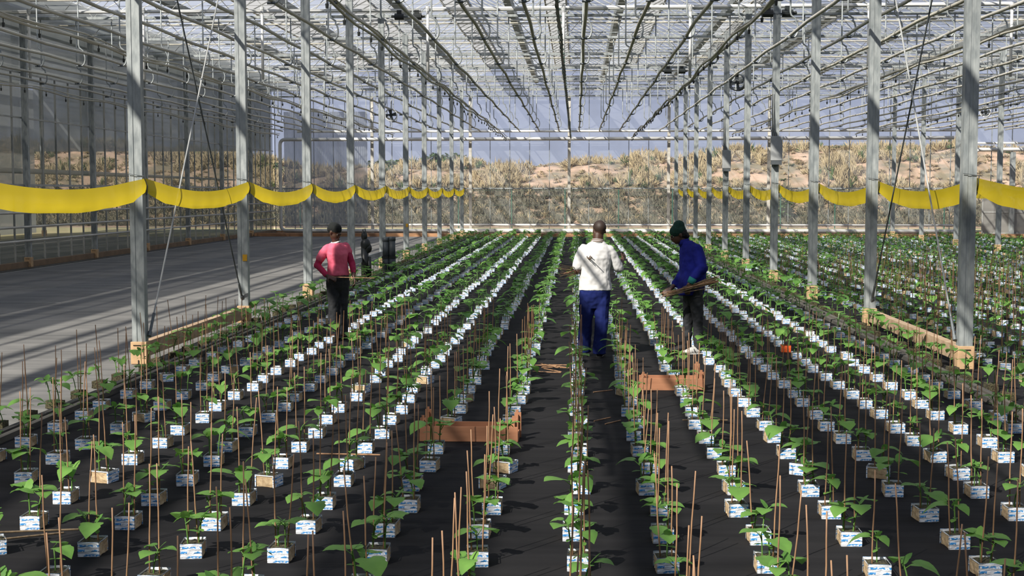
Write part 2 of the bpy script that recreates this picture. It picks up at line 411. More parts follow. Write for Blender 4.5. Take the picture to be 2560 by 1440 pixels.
# intermediate cross tubes and thin wires between the girders
for n in range(3, 10):
    y = YC[n] + 2.5; k = 10 - n
    g = MB(); g.tube([(XLL, y, ZB + 0.12), (XRR + 9.6, y, ZB + 0.12)], 0.022, 6)
    tag(g.build('cross_tube', 'pipe_grey'), f'thin steel tube across all bays, {ORD[k]} gap between girders from the back', 'tube', 'cross tubes under the roof')
g = MB()
for n in range(3, 11):
    for dy in (-1.6, -0.8, 0.8, 1.7):
        for z in (ZB - 0.02, ZB + 0.42): g.tube([(XLL, YC[n] + dy, z), (XRR + 9.6, YC[n] + dy, z)], 0.006, 4, caps=False)
tag(g.build('screen_wires', 'steel_light'), 'fine screen wires stretched across under the roof', 'wires', kind='stuff')

# ------------------------------------------------------------ roof
GX = [XR + 3.2 * k for k in range(-11, 9)]
Y0, Y1 = -8.0, YB + 0.05
roof = MB(); bars = MB(); wi = 0
for i, gx in enumerate(GX[:-1]):
    rx = gx + 1.6
    f = 0.40 if abs(gx + 14.74) > .2 else 0.06                       # the upper part of the left slope is a vent
    vx, vz = gx + 1.6 * (1 - f), ZG + (ZR - ZG) * (1 - f)
    roof.add([(gx + 0.08, Y0, ZG), (gx + 0.08, Y1, ZG), (vx, Y1, vz), (vx, Y0, vz)], [(0, 1, 2, 3)])
    roof.add([(rx, Y0, ZR), (rx, Y1, ZR), (gx + 3.12, Y1, ZG), (gx + 3.12, Y0, ZG)], [(0, 1, 2, 3)])
    if -16 < gx < 20:
        for k in range(0, 46):
            y = 22.6 + k * 0.96
            if y > Y1: break
            bars.bar((gx + 0.08, y, ZG + 0.0), (rx, y, ZR), 0.016, 0.035); bars.bar((rx, y, ZR), (gx + 3.12, y, ZG), 0.016, 0.035)
    bars.box(rx - 0.03, rx + 0.03, Y0, Y1, ZR - 0.03, ZR + 0.03)
rf = struct(roof.build('ceiling', 'roof_glass'), 'glass panes of the saw-tooth greenhouse roof')
bars.build('glazing_bar', 'steel_light', rf)
for i, gx in enumerate(GX[:-1]):
    wi += 1; f = 0.40 if abs(gx + 14.74) > .2 else 0.06; rx = gx + 1.6; vx, vz = gx + 1.6 * (1 - f), ZG + (ZR - ZG) * (1 - f)
    g = MB(); g.add([(vx, Y0, vz), (vx, Y1, vz), (rx - 0.03, Y1, ZR), (rx - 0.03, Y0, ZR)], [(0, 1, 2, 3)])
    win = struct(g.build(f'window_{wi}', 'vent_glass'), 'long netted roof vent below the ridge')
    g = MB(); g.bar((vx, Y0, vz), (vx, Y1, vz), 0.04, 0.04); g.build('vent_frame', 'netting', win)
for i, gx in enumerate(GX):
    g = MB(); prof = [(-0.14, 0.02), (-0.10, -0.13), (0.10, -0.13), (0.14, 0.02), (0.12, 0.02), (0.085, -0.11), (-0.085, -0.11), (-0.12, 0.02)]
    n = len(prof)
    g.add([(gx + x, y, ZG + z) for y in (Y0, Y1) for x, z in prof], [(j, j + n, (j + 1) % n + n, (j + 1) % n) for j in range(n)])
    k = round((gx - (-0.34 - 1.6)) / 3.2)
    where = 'left' if gx < -0.3 else 'right'
    m_ = sorted([abs(q + 0.3) for q in GX if (q < -0.3) == (gx < -0.3)]).index(abs(gx + 0.3)) + 1
    tag(g.build('roof_gutter', 'galvanised'), f'steel roof gutter running lengthwise, {ORD[m_]} to the {where} of the middle', 'gutter', 'lengthwise roof gutters')

# ------------------------------------------------------------ walls
# back wall
wall = MB(); wall.add([(XLL, YB, 2.15), (34, YB, 2.15), (34, YB, ZG), (XLL, YB, ZG)], [(0, 1, 2, 3)], 0)
wall.add([(XLL, YB, 0.0), (34, YB, 0.0), (34, YB, 2.15), (XLL, YB, 2.15)], [(0, 1, 2, 3)], 1)
for gx in GX[:-1]:
    if gx >= XLL - 0.1: wall.add([(gx, YB, ZG), (gx + 3.2, YB, ZG), (gx + 1.6, YB, ZR)], [(0, 1, 2)], 0)
wb = struct(wall.build('wall_back', ['back_glass', 'low_glass']), 'glass end wall with the dry bank behind')
g = MB(); x = XLL
while x < 26:
    g.box(x - 0.014, x + 0.014, YB - 0.03, YB + 0.03, 0, ZG); x += 0.96
g.bar((XLL, YB - 0.03, 2.18), (26, YB - 0.03, 2.18), 0.05, 0.06)
g.bar((XLL, YB - 0.03, 5.05), (26, YB - 0.03, 5.05), 0.02, 0.02)
g.build('glazing_bar', 'galvanised', wb)
for x in [XLL + 4.8 * k for k in range(1, 9)]:
    g = MB(); g.box(x - 0.07, x + 0.07, YB - 0.14, YB - 0.03, 0, ZB)
    g.build('wall_post', 'pipe_light', wb)
g = MB(); g.box(XLL, 26, YB - 0.06, YB + 0.06, -0.02, 0.10); g.build('sill', 'concrete_edge', wb)
# left wall
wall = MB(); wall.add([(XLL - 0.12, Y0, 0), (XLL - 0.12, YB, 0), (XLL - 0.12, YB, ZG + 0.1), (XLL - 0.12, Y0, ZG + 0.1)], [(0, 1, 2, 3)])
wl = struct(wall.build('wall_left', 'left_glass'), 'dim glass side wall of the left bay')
g = MB(); y = 20.0
while y < YB:
    g.box(XLL - 0.14, XLL - 0.09, y - 0.012, y + 0.012, 0.05, 5.2); y += 1.0
g.bar((XLL - 0.08, 10, 2.2), (XLL - 0.08, YB, 2.2), 0.05, 0.06)
for z in (4.0, 5.2): g.bar((XLL - 0.1, 10, z), (XLL - 0.1, YB, z), 0.03, 0.04)
g.build('glazing_bar', 'steel_light', wl)
g = MB(); g.box(XLL - 0.16, XLL + 0.02, 10, YB, -0.02, 0.15); g.build('sill', 'concrete_top', wl)
g = MB(); g.box(XLL + 0.10, XLL + 0.42, 10, 60.5, -0.03, 0.01); g.build('drain_strip', 'black_plastic', wl)
for z, nm in ((1.47, 'top'), (1.09, 'middle'), (0.72, 'lowest')):
    g = MB(); g.tube([(XLL + 0.13, 12, z), (XLL + 0.13, YB - 0.8, z)], 0.032, 8)
    for y in range(16, 65, 5): g.tube([(XLL - 0.05, y, z), (XLL + 0.13, y, z)], 0.012, 5)
    tag(g.build('side_rail', 'pipe_light', smooth=True), f'{nm} of the three horizontal heating rails along the left wall', 'pipe', 'rails on the left wall')
g = MB(); g.box(-25, 34, Y0 - 0.1, Y0, 0, ZG); struct(g.build('wall_front_sky_blocker', 'panel_grey'), 'added unseen wall behind the camera blocking ambient sky light')  # out of view, added to cut sky light from behind
g = MB(); g.box(33.9, 34, Y0, YB, 0, ZG); struct(g.build('wall_right_sky_blocker', 'panel_grey'), 'added unseen side wall beyond the right bay blocking ambient sky light')  # unseen as well, added to keep sky light out on the right
# neighbouring compartment beyond the left wall: grey screens added to darken the left side
g = MB(); g.add([(XLL - 0.3, Y0, 7.2), (XLL - 0.3, YB, 7.2), (XLL - 12, YB, 7.2), (XLL - 12, Y0, 7.2)], [(0, 1, 2, 3)])
g.add([(XLL - 12, YB, 4.0), (XLL - 0.2, YB, 4.0), (XLL - 0.2, YB, 7.2), (XLL - 12, YB, 7.2)], [(0, 1, 2, 3)])
g.add([(XLL - 12, YB, 0), (XLL - 12, Y0, 0), (XLL - 12, Y0, 7), (XLL - 12, YB, 7)], [(0, 1, 2, 3)])
tag(g.build('added_shade_screen', 'added_shade_screen'), 'grey screen added beyond the left wall to shade the left bay', 'screen', kind='structure')
g = MB(); g.add([(XLL + 0.1, Y0, 6.98), (XLL + 0.1, YB - 0.1, 6.98), (-13.25, YB - 0.1, 6.98), (-13.25, Y0, 6.98)], [(0, 1, 2, 3)])  # strip added to cast shade on the left bay floor
tag(g.build('added_shade_screen', 'added_shade_screen'), 'grey screen added under the roof along the left wall to shade the floor', 'screen', kind='structure')
g = MB()
for k in range(9):
    g.tube([(XLL - 2 - k * 0.9, 18, 2.6 + 0.05 * k), (XLL - 2 - k * 0.9, YB, 2.6 + 0.05 * k)], 0.03, 6)
tag(g.build('heating_pipes', 'pipe_light'), 'pale pipes seen through the left glass wall', 'pipes', kind='stuff')
# corrugated grey panel in the left part of the back wall
g = MB(); x0, x1 = XLL + 0.5, -10.15; n = 90
vs = []
for i in range(n + 1):
    x = x0 + (x1 - x0) * i / n; y = YB - 0.22 + (0.018 if i % 2 else -0.018)
    vs += [(x, y, 0.25), (x, y, 5.9)]
g.add(vs, [(2 * i, 2 * i + 2, 2 * i + 3, 2 * i + 1) for i in range(n)])
tag(g.build('corrugated_sheet', 'corrugated'), 'grey translucent corrugated sheet hung before the back wall at the left', 'sheet')

# ------------------------------------------------------------ pipes on the back wall
def pipe(pts, r, mt, label, name='heating_pipe', cat='pipe', n=10, group=None):
    g = MB(); P = []
    pts = [Vector(p) for p in pts]
    for i, p in enumerate(pts):
        if 0 < i < len(pts) - 1:
            a = (pts[i - 1] - p).normalized(); b_ = (pts[i + 1] - p).normalized(); q = min(3.2 * r, 0.45 * (pts[i - 1] - p).length)
            for t_ in (0, .25, .5, .75, 1):
                u = p + a * q * (1 - t_) ** 2 + b_ * q * t_ ** 2
                P.append(u)
        else: P.append(p)
    g.tube(P, r, n); return tag(g.build(name, mt, smooth=True), label, cat, group)
yb = YB - 0.45
pipe([(XLL + 8.5, yb, 0.13), (XLL + 0.35, yb, 0.13), (XLL + 0.35, yb, 4.55), (17.9, yb, 4.58)], 0.085, 'white_paint', 'thick white pipe high along the back wall, turning down at the left corner')
pipe([(-6.3, yb + 0.05, 0.13), (18.0, yb + 0.05, 0.13)], 0.10, 'white_paint', 'thick white pipe along the foot of the back wall')
pipe([(XLL + 1.2, yb, 4.93), (18.5, yb, 4.93)], 0.055, 'white_paint', 'thinner white pipe just above the thick high one on the back wall')
pipe([(XLL + 1.0, yb, 0.42), (18.2, yb, 0.42)], 0.05, 'white_paint', 'thin white pipe above the floor pipe on the back wall')
pipe([(18.9, yb, 0.0), (18.9, yb, 4.02), (26, yb, 4.02)], 0.09, 'white_paint', 'white pipe bending down beside the gate at the far right')
pipe([(18.0, yb, 4.32), (26, yb, 4.32)], 0.05, 'white_paint', 'short white pipe above the bent pipe at the far right')
# gate at the far right
gt = struct(empty('door_1', (19.4, YB - 0.2, 0))); gt['label'] = 'grey panelled gate in the back wall at the far right'
for i in range(2):
    x0 = i * 3.25
    g = MB(); g.box(x0, x0 + 3.2, -0.012, 0.012, 0.05, 2.05) ; g.build('gate_leaf', 'gate_panel', gt)
    g = MB()
    for x in (x0, x0 + 2.9, x0 + 3.2): g.box(x - 0.03, x + 0.03, -0.03, 0.03, 0, 2.1)
    for z in (0.04, 1.05, 2.07): g.box(x0, x0 + 3.2, -0.03, 0.03, z - 0.03, z + 0.03)
    g.build('gate_frame', 'steel_light', gt)
for x, lb in ((20.7, 'nearer the bent pipe'), (22.6, 'farther from the bent pipe')):
    g = MB(); g.box(x - 0.11, x + 0.11, YB - 0.5, YB - 0.32, 0, 3.9)
    tag(g.build('gate_post', 'galvanised'), f'grey steel post at the far right gate, {lb}', 'post')

# condensate pipe across, with drop pipes under the gutters
g = MB(); yq = YC[4] - 0.3
g.tube([(-17, yq, 6.76), (-4.05, yq, 6.73)], 0.05, 10)
tag(g.build('cross_pipe', 'white_paint', smooth=True), 'white plastic pipe across the left bay under the roof', 'pipe')
g = MB(); g.tube([(-3.86, yq, 6.76), (22, yq, 6.84)], 0.055, 10)
tag(g.build('cross_pipe', 'white_paint', smooth=True), 'white plastic pipe across the middle and right bays under the roof', 'pipe')
dl = {-14.4: 'at the left edge of the picture', -11.35: 'just right of the nearest left column', -8.2: 'between the second and third left columns', -3.86: 'at the left end of the long white pipe',
      -0.34: 'in the centre of the middle bay', 2.92: 'right of the centre of the middle bay', 7.46: 'above the right row of columns', 11.05: 'at the upper right of the picture'}
for x, lb in dl.items():
    g = MB(); g.tube([(x, yq - 0.12, 6.78), (x, yq - 0.12, 4.95)], 0.038, 8); o = g.build('drop_pipe', 'white_paint', smooth=True)
    g = MB(); g.tube([(x, yq - 0.12, 6.68), (x, yq - 0.12, 6.82)], 0.052, 8); g.tube([(x, yq + 0.05, 6.76), (x, yq - 0.12, 6.76)], 0.045, 8); g.build('tee_joint', 'white_paint', o)
    tag(o, f'short white vertical drop pipe {lb}', 'pipe', 'white drop pipes')

# ------------------------------------------------------------ heating pipes under the roof with hooked hangers
ZP = 4.95
def hanger_mesh(sgn):
    g = MB(); zt = ZB - ZP
    pts = [(0.0, 0, zt), (0.0, 0, 0.42), (0.015, 0, 0.36), (0.10 * 1, 0, 0.30)]
    pts += [(0.06 + 0.085 * math.cos(a), 0, 0.11 + 0.16 * math.sin(a)) for a in [R(q) for q in (65, 40, 15, -10, -40, -65, -90)]]
    pts += [(0.0, 0, -0.055), (-0.04, 0, -0.045)]
    g.tube([(x * sgn, y, z) for x, y, z in pts], 0.017, 6); g.tube([(-0.06, 0, -0.05), (0.06, 0, -0.05)], 0.022, 6, m=1)
    return g.mesh('hanger', ['galvanised', 'steel_dark'], True)
HG = hanger_mesh(1)
bay_p = [(XLL, 'left bay', 3), (XL, 'middle bay', 1), (XR, 'right bay', 1), (XRR, 'far right bay', 5)]
for bx, bn, n0 in bay_p:
    for k in range(10):
        x = bx + 0.48 + 0.96 * k
        if bn == 'right bay' and k == 0: x += 0.1
        g = MB(); pts = []
        y = 5.0
        while y < YB - 0.4: pts.append((x + 0.012 * math.sin(y * .7 + k), y, ZP - 0.018 * math.sin((y - 15.6) / 5 * 2 * math.pi + .6))); y += 1.25
        pts.append((x, YB - 0.45, ZP))
        g.tube(pts, 0.031, 8)
        sunny = (k % 3 == 0) if bn != 'left bay' else False
        o = g.build('heating_pipe', 'pipe_light' if (bn in ('right bay', 'far right bay') and k % 2 == 0) or (bn == 'middle bay' and k == 9) else 'pipe_grey', smooth=True)
        tag(o, f'slim heating pipe running lengthwise overhead, {ORD[k + 1]} from the left in the {bn}', 'pipe', f'overhead heating pipes in the {bn}')
        for n in range(n0, 10):
            link('hanger', HG, o, (x, YC[n], ZP))
# spray lines with nozzles
g = MB(); g.tube([(0, 0, 0), (0, 0, -0.07)], 0.008, 5); g.tube([(0, 0, -0.06), (0, 0, -0.12)], [0.022, 0.016], 6); NZ = g.mesh('nozzle', 'black_plastic')
for x, lb, y_end in ((-12.65, 'left half of the left bay', 58), (-7.75, 'right half of the left bay', 58), (-3.12, 'left half of the middle bay', 60.5), (2.40, 'right half of the middle bay', 60.5),
              (6.5, 'left half of the right bay', 58), (11.6, 'right half of the right bay', 58)):
    g = MB(); pts = []; y = 5.0
    while y < y_end: pts.append((x + 0.03 * math.sin(y * .45), y, 4.40 + 0.035 * math.sin(y * 1.26))); y += 1.0
    g.tube(pts, 0.020, 7)
    g.tube([(p[0] + 0.05, p[1], p[2] + 0.05 + 0.02 * math.sin(p[1])) for p in pts], 0.012, 6)
    o = g.build('spray_line', 'pipe_grey', smooth=True); tag(o, f'overhead spray line with small black nozzles along the {lb}', 'spray line')
    y = 13.0
    while y < y_end - .5: link('nozzle', NZ, o, (x + 0.03 * math.sin(y * .45), y, 4.385 + 0.035 * math.sin(y * 1.26))); y += 1.25
# green and black cable over the centre
g = MB(); pts = []; y = 5.0
while y < 60: pts.append((-0.24 + 0.008 * math.sin(y), y, 4.36 + 0.02 * math.sin(y * 1.26) - 0.0)); y += 0.8
g.tube(pts, 0.024, 6); o = tag(g.build('wrapped_cable', 'black_plastic'), 'dark cable wound with green cord over the centre of the middle bay', 'cable')
g = MB(); P = []
for i in range(900):
    y = 10 + i * 0.055; a = y * 9; P.append((-0.24 + 0.03 * math.cos(a), y, 4.36 + 0.03 * math.sin(a)))
g.tube(P, 0.007, 4); g.build('green_cord', 'green_post', o)['label'] = 'green cord wound round the cable'

# ------------------------------------------------------------ fans, boxes, motors
def fan(x, y, z, rz, mt, label, r=0.24):
    f_ = tag(empty('ventilator', (x, y, z), rz), label, 'fan')
    g = MB(); n = 24
    vs = [(rr * math.cos(2 * math.pi * j / n), yy, rr * math.sin(2 * math.pi * j / n)) for rr, yy in ((r, -0.1), (r, 0.1), (r - 0.03, 0.1), (r - 0.03, -0.1)) for j in range(n)]
    g.add(vs, [(q * n + j, q * n + (j + 1) % n, ((q + 1) % 4) * n + (j + 1) % n, ((q + 1) % 4) * n + j) for q in range(4) for j in range(n)])
    g.build('housing_ring', mt, f_)
    for k in range(4):
        g = MB(); a = k * math.pi / 2 + 0.1; c, s_ = math.cos(a), math.sin(a)
        vs = [(c * q - s_ * wd, 0.02 * sg, s_ * q + c * wd) for q, wd, sg in ((0.03, -0.04, 1), (0.03, 0.04, -1), (r - .04, 0.08, -1.5), (r - .04, -0.05, 1.5))]
        g.add(vs + [(p[0], p[1] + 0.006, p[2]) for p in vs], [(0, 1, 2, 3), (7, 6, 5, 4), (0, 4, 5, 1), (1, 5, 6, 2), (2, 6, 7, 3), (3, 7, 4, 0)]); g.build('blade', 'steel_dark', f_)
    g = MB(); g.tube([(0, -0.06, 0), (0, 0.10, 0)], 0.055, 10); g.build('motor_hub', 'black_plastic', f_)
    g = MB(); g.tube([(0, 0, r), (0, 0, r + 0.25), (0.03, 0, r + 0.3), (0.03, 0, ZB - z)], 0.012, 5); g.build('hanging_hook', 'steel_light', f_)
fan(-6.35, 46.2, 4.65, 0.1, 'fan_white', 'white ring fan with dark blades hanging left of the middle bay', 0.22)
fan(5.0, 42.5, 5.42, -0.5, 'grey_pipe_plastic', 'dark ring fan hanging beside the right row of columns', 0.27)
fan(15.3, 51.5, 5.0, -0.4, 'fan_white', 'small fan hanging behind the nearest right column', 0.2)
for n, lb in ((3, 'nearer'), (5, 'farther')):
    x, y = XR, YC[n] - 0.1
    b_ = tag(empty('control_box', (x, y, 0)), f'grey control box strapped to a right row column, {lb} of the two', 'box', None)
    g = MB(); g.box(-0.12, 0.13, -0.14, 0.0, 2.72, 3.26, bev=0.012); g.build('casing', 'box_grey', b_)
    g = MB(); g.box(-0.11, 0.12, -0.13, 0.0, 2.63, 2.72); g.build('cable_tray', 'steel_dark', b_)
    g = MB()
    for q in (-0.08, -0.04, 0.0): g.tube([(q, -0.07, 3.24), (q - 0.02, -0.08, 3.36), (q - 0.04, 0.0, 3.42), (q - 0.05, 0.04, 4.2)], 0.008, 5)
    g.build('cable', 'black_plastic', b_)
def motor(x, y, z, label):
    m_ = tag(empty('vent_motor', (x, y, z)), label, 'motor')
    for s_ in (-1, 1):
        g = MB(); g.tube([(s_ * 0.10, -0.08, 0), (s_ * 0.34, -0.08, 0.0)], 0.085, 10); g.tube([(s_ * 0.34, -0.08, 0.0), (s_ * 0.42, -0.08, 0.02)], 0.035, 8)
        g.box(s_ * 0.22 - 0.06, s_ * 0.22 + 0.06, -0.14, -0.02, 0.04, 0.16); g.build('motor_body', 'black_plastic', m_)
    g = MB(); g.bar((-0.42, -0.05, 0.0), (0.42, -0.05, 0.0), 0.03, 0.03); g.build('drive_shaft', 'steel_dark', m_)
motor(XR, YC[3], 5.98, 'pair of black vent motors on both sides of a right row column near the top')
motor(XL + 0.9, 34.2, 6.42, 'dark vent motor under the roof at the upper left')
motor(XR - 1.3, 44.0, 5.9, 'dark motor cluster under the roof left of the right columns')

# ------------------------------------------------------------ yellow warning band
def band(x, n0, n1, pre, label):
    root = tag(empty('plastic_band', (x, 0, 0)), label, 'band')
    segs = ([(pre, YC[0])] if pre else []) + [(YC[n], YC[n + 1]) for n in range(n0, n1)]
    for (a, b_) in segs:
        g = MB(); k = 28; L = b_ - a
        for i in range(k + 1):
            t_ = i / k; y = a + L * t_; sag = 4 * t_ * (1 - t_)
            knot = max(0, 1 - min(t_, 1 - t_) * 9)
            top = 2.20 - 0.165 * sag * (1 + .1 * math.sin(a)) - 0.015 * knot; wd = 0.235 - 0.075 * knot
            wob = 0.012 * math.sin(i * 1.9 + a) * (1 - knot)
            for j in range(5):
                q = j / 4
                g.v.append((0.014 * math.sin(q * math.pi) + wob * q + 0.02 * q * (1 - knot), y, top - wd * q * (1 - 0.02 * math.sin(i * 0.8 + a) * sag)))
        for i in range(k):
            for j in range(4):
                q = i * 5 + j; g.face((q, q + 1, q + 6, q + 5))
        g.build('sagging_strip', 'band_plastic', root, True)
    for (a, b_) in segs:
        g = MB(); g.tube([(-0.18, b_ - 0.08, 2.235), (0.0, b_ - 0.07, 2.21), (0.015, b_, 2.09), (0.0, b_ + 0.03, 1.99)], [0.004, 0.005, 0.012, 0.010], 5)
        g.build('tie_cord', 'steel_dark', root)
band(XL + 0.10, 0, 9, YC[0] - 5.0, 'yellow plastic band sagging from column to column along the left row')
band(XR + 0.10, 0, 9, YC[0] - 5.0, 'yellow plastic band sagging from column to column along the right row')
band(XRR + 0.10, 4, 8, None, 'yellow plastic band along the far right row, seen behind the nearest right column')

# ------------------------------------------------------------ standpipes by the left columns
vx, vy = XL + 0.20, 31.7
s0 = tag(empty('valve_assembly', (vx - 0.03, vy - 0.2, 0)), 'black valve standpipe wrapped in dark plastic beside the left columns', 'valve')
g = MB(); g.tube([(0, 0, 0), (0, 0, 0.72)], 0.09, 12); g.tube([(0.10, 0.02, 0), (0.10, 0.02, 0.5)], 0.05, 10); g.build('riser', 'black_plastic', s0, True)
g = MB(); g.ell((0.02, 0, 0.78), 0.12, 0.11, 0.16); g.ell((0.07, 0, 0.70), 0.10, 0.09, 0.12); g.ell((-0.01, 0, 0.98), 0.075, 0.07, 0.12); g.build('wrapped_valve', 'black_plastic', s0, True)
g = MB(); g.tube([(-0.02, -0.05, 1.02), (-0.03, -0.08, 1.14), (0.02, -0.06, 1.16), (0.03, -0.04, 1.02)], 0.014, 6); g.build('hose_loop', 'grey_pipe_plastic', s0)
s1 = tag(empty('drain_standpipe', (XL + 0.37, 33.6, 0)), 'pair of dark grey plastic standpipes with collars beside the left columns', 'standpipe')
for k, (dx, h_) in enumerate(((0.0, 0.78), (0.16, 0.80))):
    g = MB(); g.tube([(dx, 0, 0), (dx, 0, 0.40)], 0.092, 14); g.tube([(dx, 0, 0.36), (dx, 0, h_)], 0.082, 14); g.tube([(dx, 0, h_), (dx, 0, h_ + 0.10)], 0.09, 14); g.build('pipe_section', 'grey_pipe_plastic', s1, True)
    for z in (0.36, 0.18):
        g = MB(); g.tube([(dx, 0, z), (dx, 0, z + 0.05)], 0.105, 14); g.build('collar', 'black_plastic', s1)
g = MB(); g.bar((XL + 0.02, 29.3, 0.42), (XL + 0.22, 35.0, 0.45), 0.05, 0.12)
o = tag(g.build('mounting_rail', 'box_grey'), 'grey channel rail fixed across the dark standpipes', 'rail')

# ------------------------------------------------------------ seedlings
def leaf(g, base, az, size, tilt, droop, m=0, low=False, lobes=True):
    """heart-shaped lobed leaf; base point, azimuth, length, initial tilt up, droop"""
    c, s_ = math.cos(az), math.sin(az)
    if low: out_ = [(0.0, 0.0), (0.15, 0.42), (0.65, 0.40), (1.0, 0.0), (0.65, -0.40), (0.15, -0.42)]
    elif lobes: out_ = [(0.03, 0.0), (-0.10, 0.22), (0.02, 0.44), (0.20, 0.50), (0.38, 0.42), (0.50, 0.47), (0.68, 0.36), (0.82, 0.22), (1.0, 0.0),
                  (0.82, -0.22), (0.68, -0.36), (0.50, -0.47), (0.38, -0.42), (0.20, -0.50), (0.02, -0.44), (-0.10, -0.22)]
    else: out_ = [(0.0, 0.0), (0.2, 0.18), (0.5, 0.26), (0.8, 0.20), (1.0, 0.0), (0.8, -0.20), (0.5, -0.26), (0.2, -0.18)]
    def pt(u, v):
        z = math.tan(tilt) * u - droop * u * u + 0.22 * abs(v) - 0.35 * v * v
        return (base[0] + (c * u - s_ * v) * size, base[1] + (s_ * u + c * v) * size, base[2] + z * size)
    k = len(g.v); cu = 0.38; n = len(out_)
    g.v.append(pt(cu, 0.0))
    if low:
        g.v += [pt(u, v) for u, v in out_]
        for j in range(n): g.face((k, k + 1 + j, k + 1 + (j + 1) % n), m)
    else:
        g.v += [pt(cu + (u - cu) * 0.55, v * 0.55) for u, v in out_]; g.v += [pt(u, v) for u, v in out_]
        for j in range(n):
            j2 = (j + 1) % n
            g.face((k, k + 1 + j, k + 1 + j2), m); g.face((k + 1 + j, k + 1 + n + j, k + 1 + n + j2, k + 1 + j2), m)
BW, BD, BH = 0.057, 0.070, 0.080
def plant(r, low, tall=1.0):
    st, fo = MB(), MB()
    ns = 2 if r.random() < 0.8 else 1
    for q in range(ns):
        x0 = (-0.028 + 0.056 * q if ns == 2 else 0) + r.uniform(-.008, .008); y0 = r.uniform(-.02, .02)
        hh = r.uniform(0.10, 0.16) * tall; lx, ly = r.uniform(-.03, .03), r.uniform(-.03, .03)
        nst = 3 if low else 5
        P = [(x0 + lx * t_ * t_, y0 + ly * t_ * t_, BH - 0.01 + hh * t_) for t_ in [i / (nst - 1) for i in range(nst)]]
        st.tube(P, 0.0042, 3 if low else 5, caps=False)
        zc = BH + hh * 0.45; xc, yc = x0 + lx * .2, y0 + ly * .2
        a0 = r.uniform(0, 6.28)
        if not (low and r.random() < 0.5):
            for k in (0, 1): leaf(fo, (xc, yc, zc), a0 + math.pi * k + r.uniform(-.3, .3), r.uniform(.045, .06) * (1 + .2 * (tall - 1)), 0.15, 0.25, 0, low, False)
        tip = P[-1]; nl = r.choice([2, 2, 3]) + (1 if tall > 1.2 else 0)
        a1 = r.uniform(0, 6.28)
        for k in range(nl):
            a = a1 + k * 2.3 + r.uniform(-.4, .4); sz = (0.115 - 0.027 * k) * r.uniform(.85, 1.25) * (1.15 if tall > 1.2 else 1)
            pl = sz * 0.35; zt = tip[2] - 0.02 + 0.014 * k + (0.0 if tall < 1.2 else -0.05 * (nl - k))
            b_ = (tip[0] + math.cos(a) * pl, tip[1] + math.sin(a) * pl, zt + pl * 0.55)
            st.tube([(tip[0], tip[1], zt - .01), b_], 0.0028, 3, caps=False)
            leaf(fo, b_, a, sz, r.uniform(0.0, 0.5), r.uniform(0.3, 0.75), 0, low)
        if not low: leaf(fo, (tip[0], tip[1], tip[2]), r.uniform(0, 6.28), 0.045, 0.9, 0.3, 0, False)
    return st, fo
VAR = []
vr = random.Random(21)
for i in range(16):
    st, fo = plant(vr, False); VAR.append((st.mesh('stem', 'stem', True), fo.mesh('foliage', 'leaf', True)))
LOW = [plant(vr, True) for _ in range(14)]; LOWT = [plant(vr, True, 1.55) for _ in range(14)]
def block_meshes(i):
    r = random.Random(50 + i); bm = bmesh.new()
    vs = [(x, y, z) for z in (0, BH) for y in (-BD, BD) for x in (-BW, BW)]
    vs = [(x * (1 if z else 1.04) + r.uniform(-.004, .004), y + r.uniform(-.004, .004), z) for x, y, z in vs]
    bv = [bm.verts.new(p) for p in vs]
    for f in [(0, 2, 3, 1), (0, 1, 5, 4), (2, 6, 7, 3), (0, 4, 6, 2), (1, 3, 7, 5), (4, 5, 7, 6)]: bm.faces.new([bv[k] for k in f])
    bmesh.ops.subdivide_edges(bm, edges=bm.edges[:], cuts=5, use_grid_fill=True)
    for v_ in bm.verts:
        nn = noise.noise(v_.co * 45 + Vector((i * 9, 0, 0)))
        if abs(v_.co.x) > BW * .97: v_.co.x += nn * 0.005 * (1 if v_.co.x > 0 else -1)
        if v_.co.z > BH * .98: v_.co.z += -0.006 + nn * 0.006
        if v_.co.z < 0.001 and abs(v_.co.x) > BW * .8: v_.co.z += abs(nn) * 0.01
    me = bpy.data.meshes.new('growing_block'); bm.to_mesh(me); bm.free()
    me.materials.append(MATS['coir']); me.materials.append(MATS['soil'])
    for p in me.polygons: p.material_index = 1 if p.normal.z > 0.6 else 0
    # wrapper: thin printed sleeve over the front and back faces with a raised rim
    g = MB(); n = 10; T = 0.0035
    for s_ in (-1, 1):
        k0 = len(g.v)
        for a in range(n + 1):
            for b_ in range(7):
                x = -BW - 0.002 + (2 * BW + 0.004) * a / n; z = 0.001 + (BH + 0.004) * b_ / 6
                wv = noise.noise(Vector((x * 30, s_ * 5 + i * 7, z * 90))) * 0.003
                g.v.append((x, s_ * (BD + 0.006) + wv, z))
        for a in range(n):
            for b_ in range(6):
                q = k0 + a * 7 + b_; f = (q, q + 7, q + 8, q + 1); g.face(f if s_ < 0 else f[::-1])
        # side returns of the sleeve
        for sx_ in (-1, 1):
            x = sx_ * (BW + 0.004); y0, y1 = s_ * (BD + 0.006), s_ * (BD - 0.003)
            g.add([(x, y0, 0.001), (x, y1, 0.001), (x, y1, BH + 0.005), (x, y0, BH + 0.005)], [(0, 1, 2, 3)])
    # raised rim along the sides
    for sx_ in (-1, 1):
        x = sx_ * (BW + 0.003)
        g.add([(x, -BD, BH - 0.003), (x, BD, BH - 0.003), (x, BD, BH + 0.004), (x, -BD, BH + 0.004)], [(0, 1, 2, 3)])
    return me, g.mesh('printed_sleeve', 'printed_foil')
BLK = [block_meshes(i) for i in range(6)]

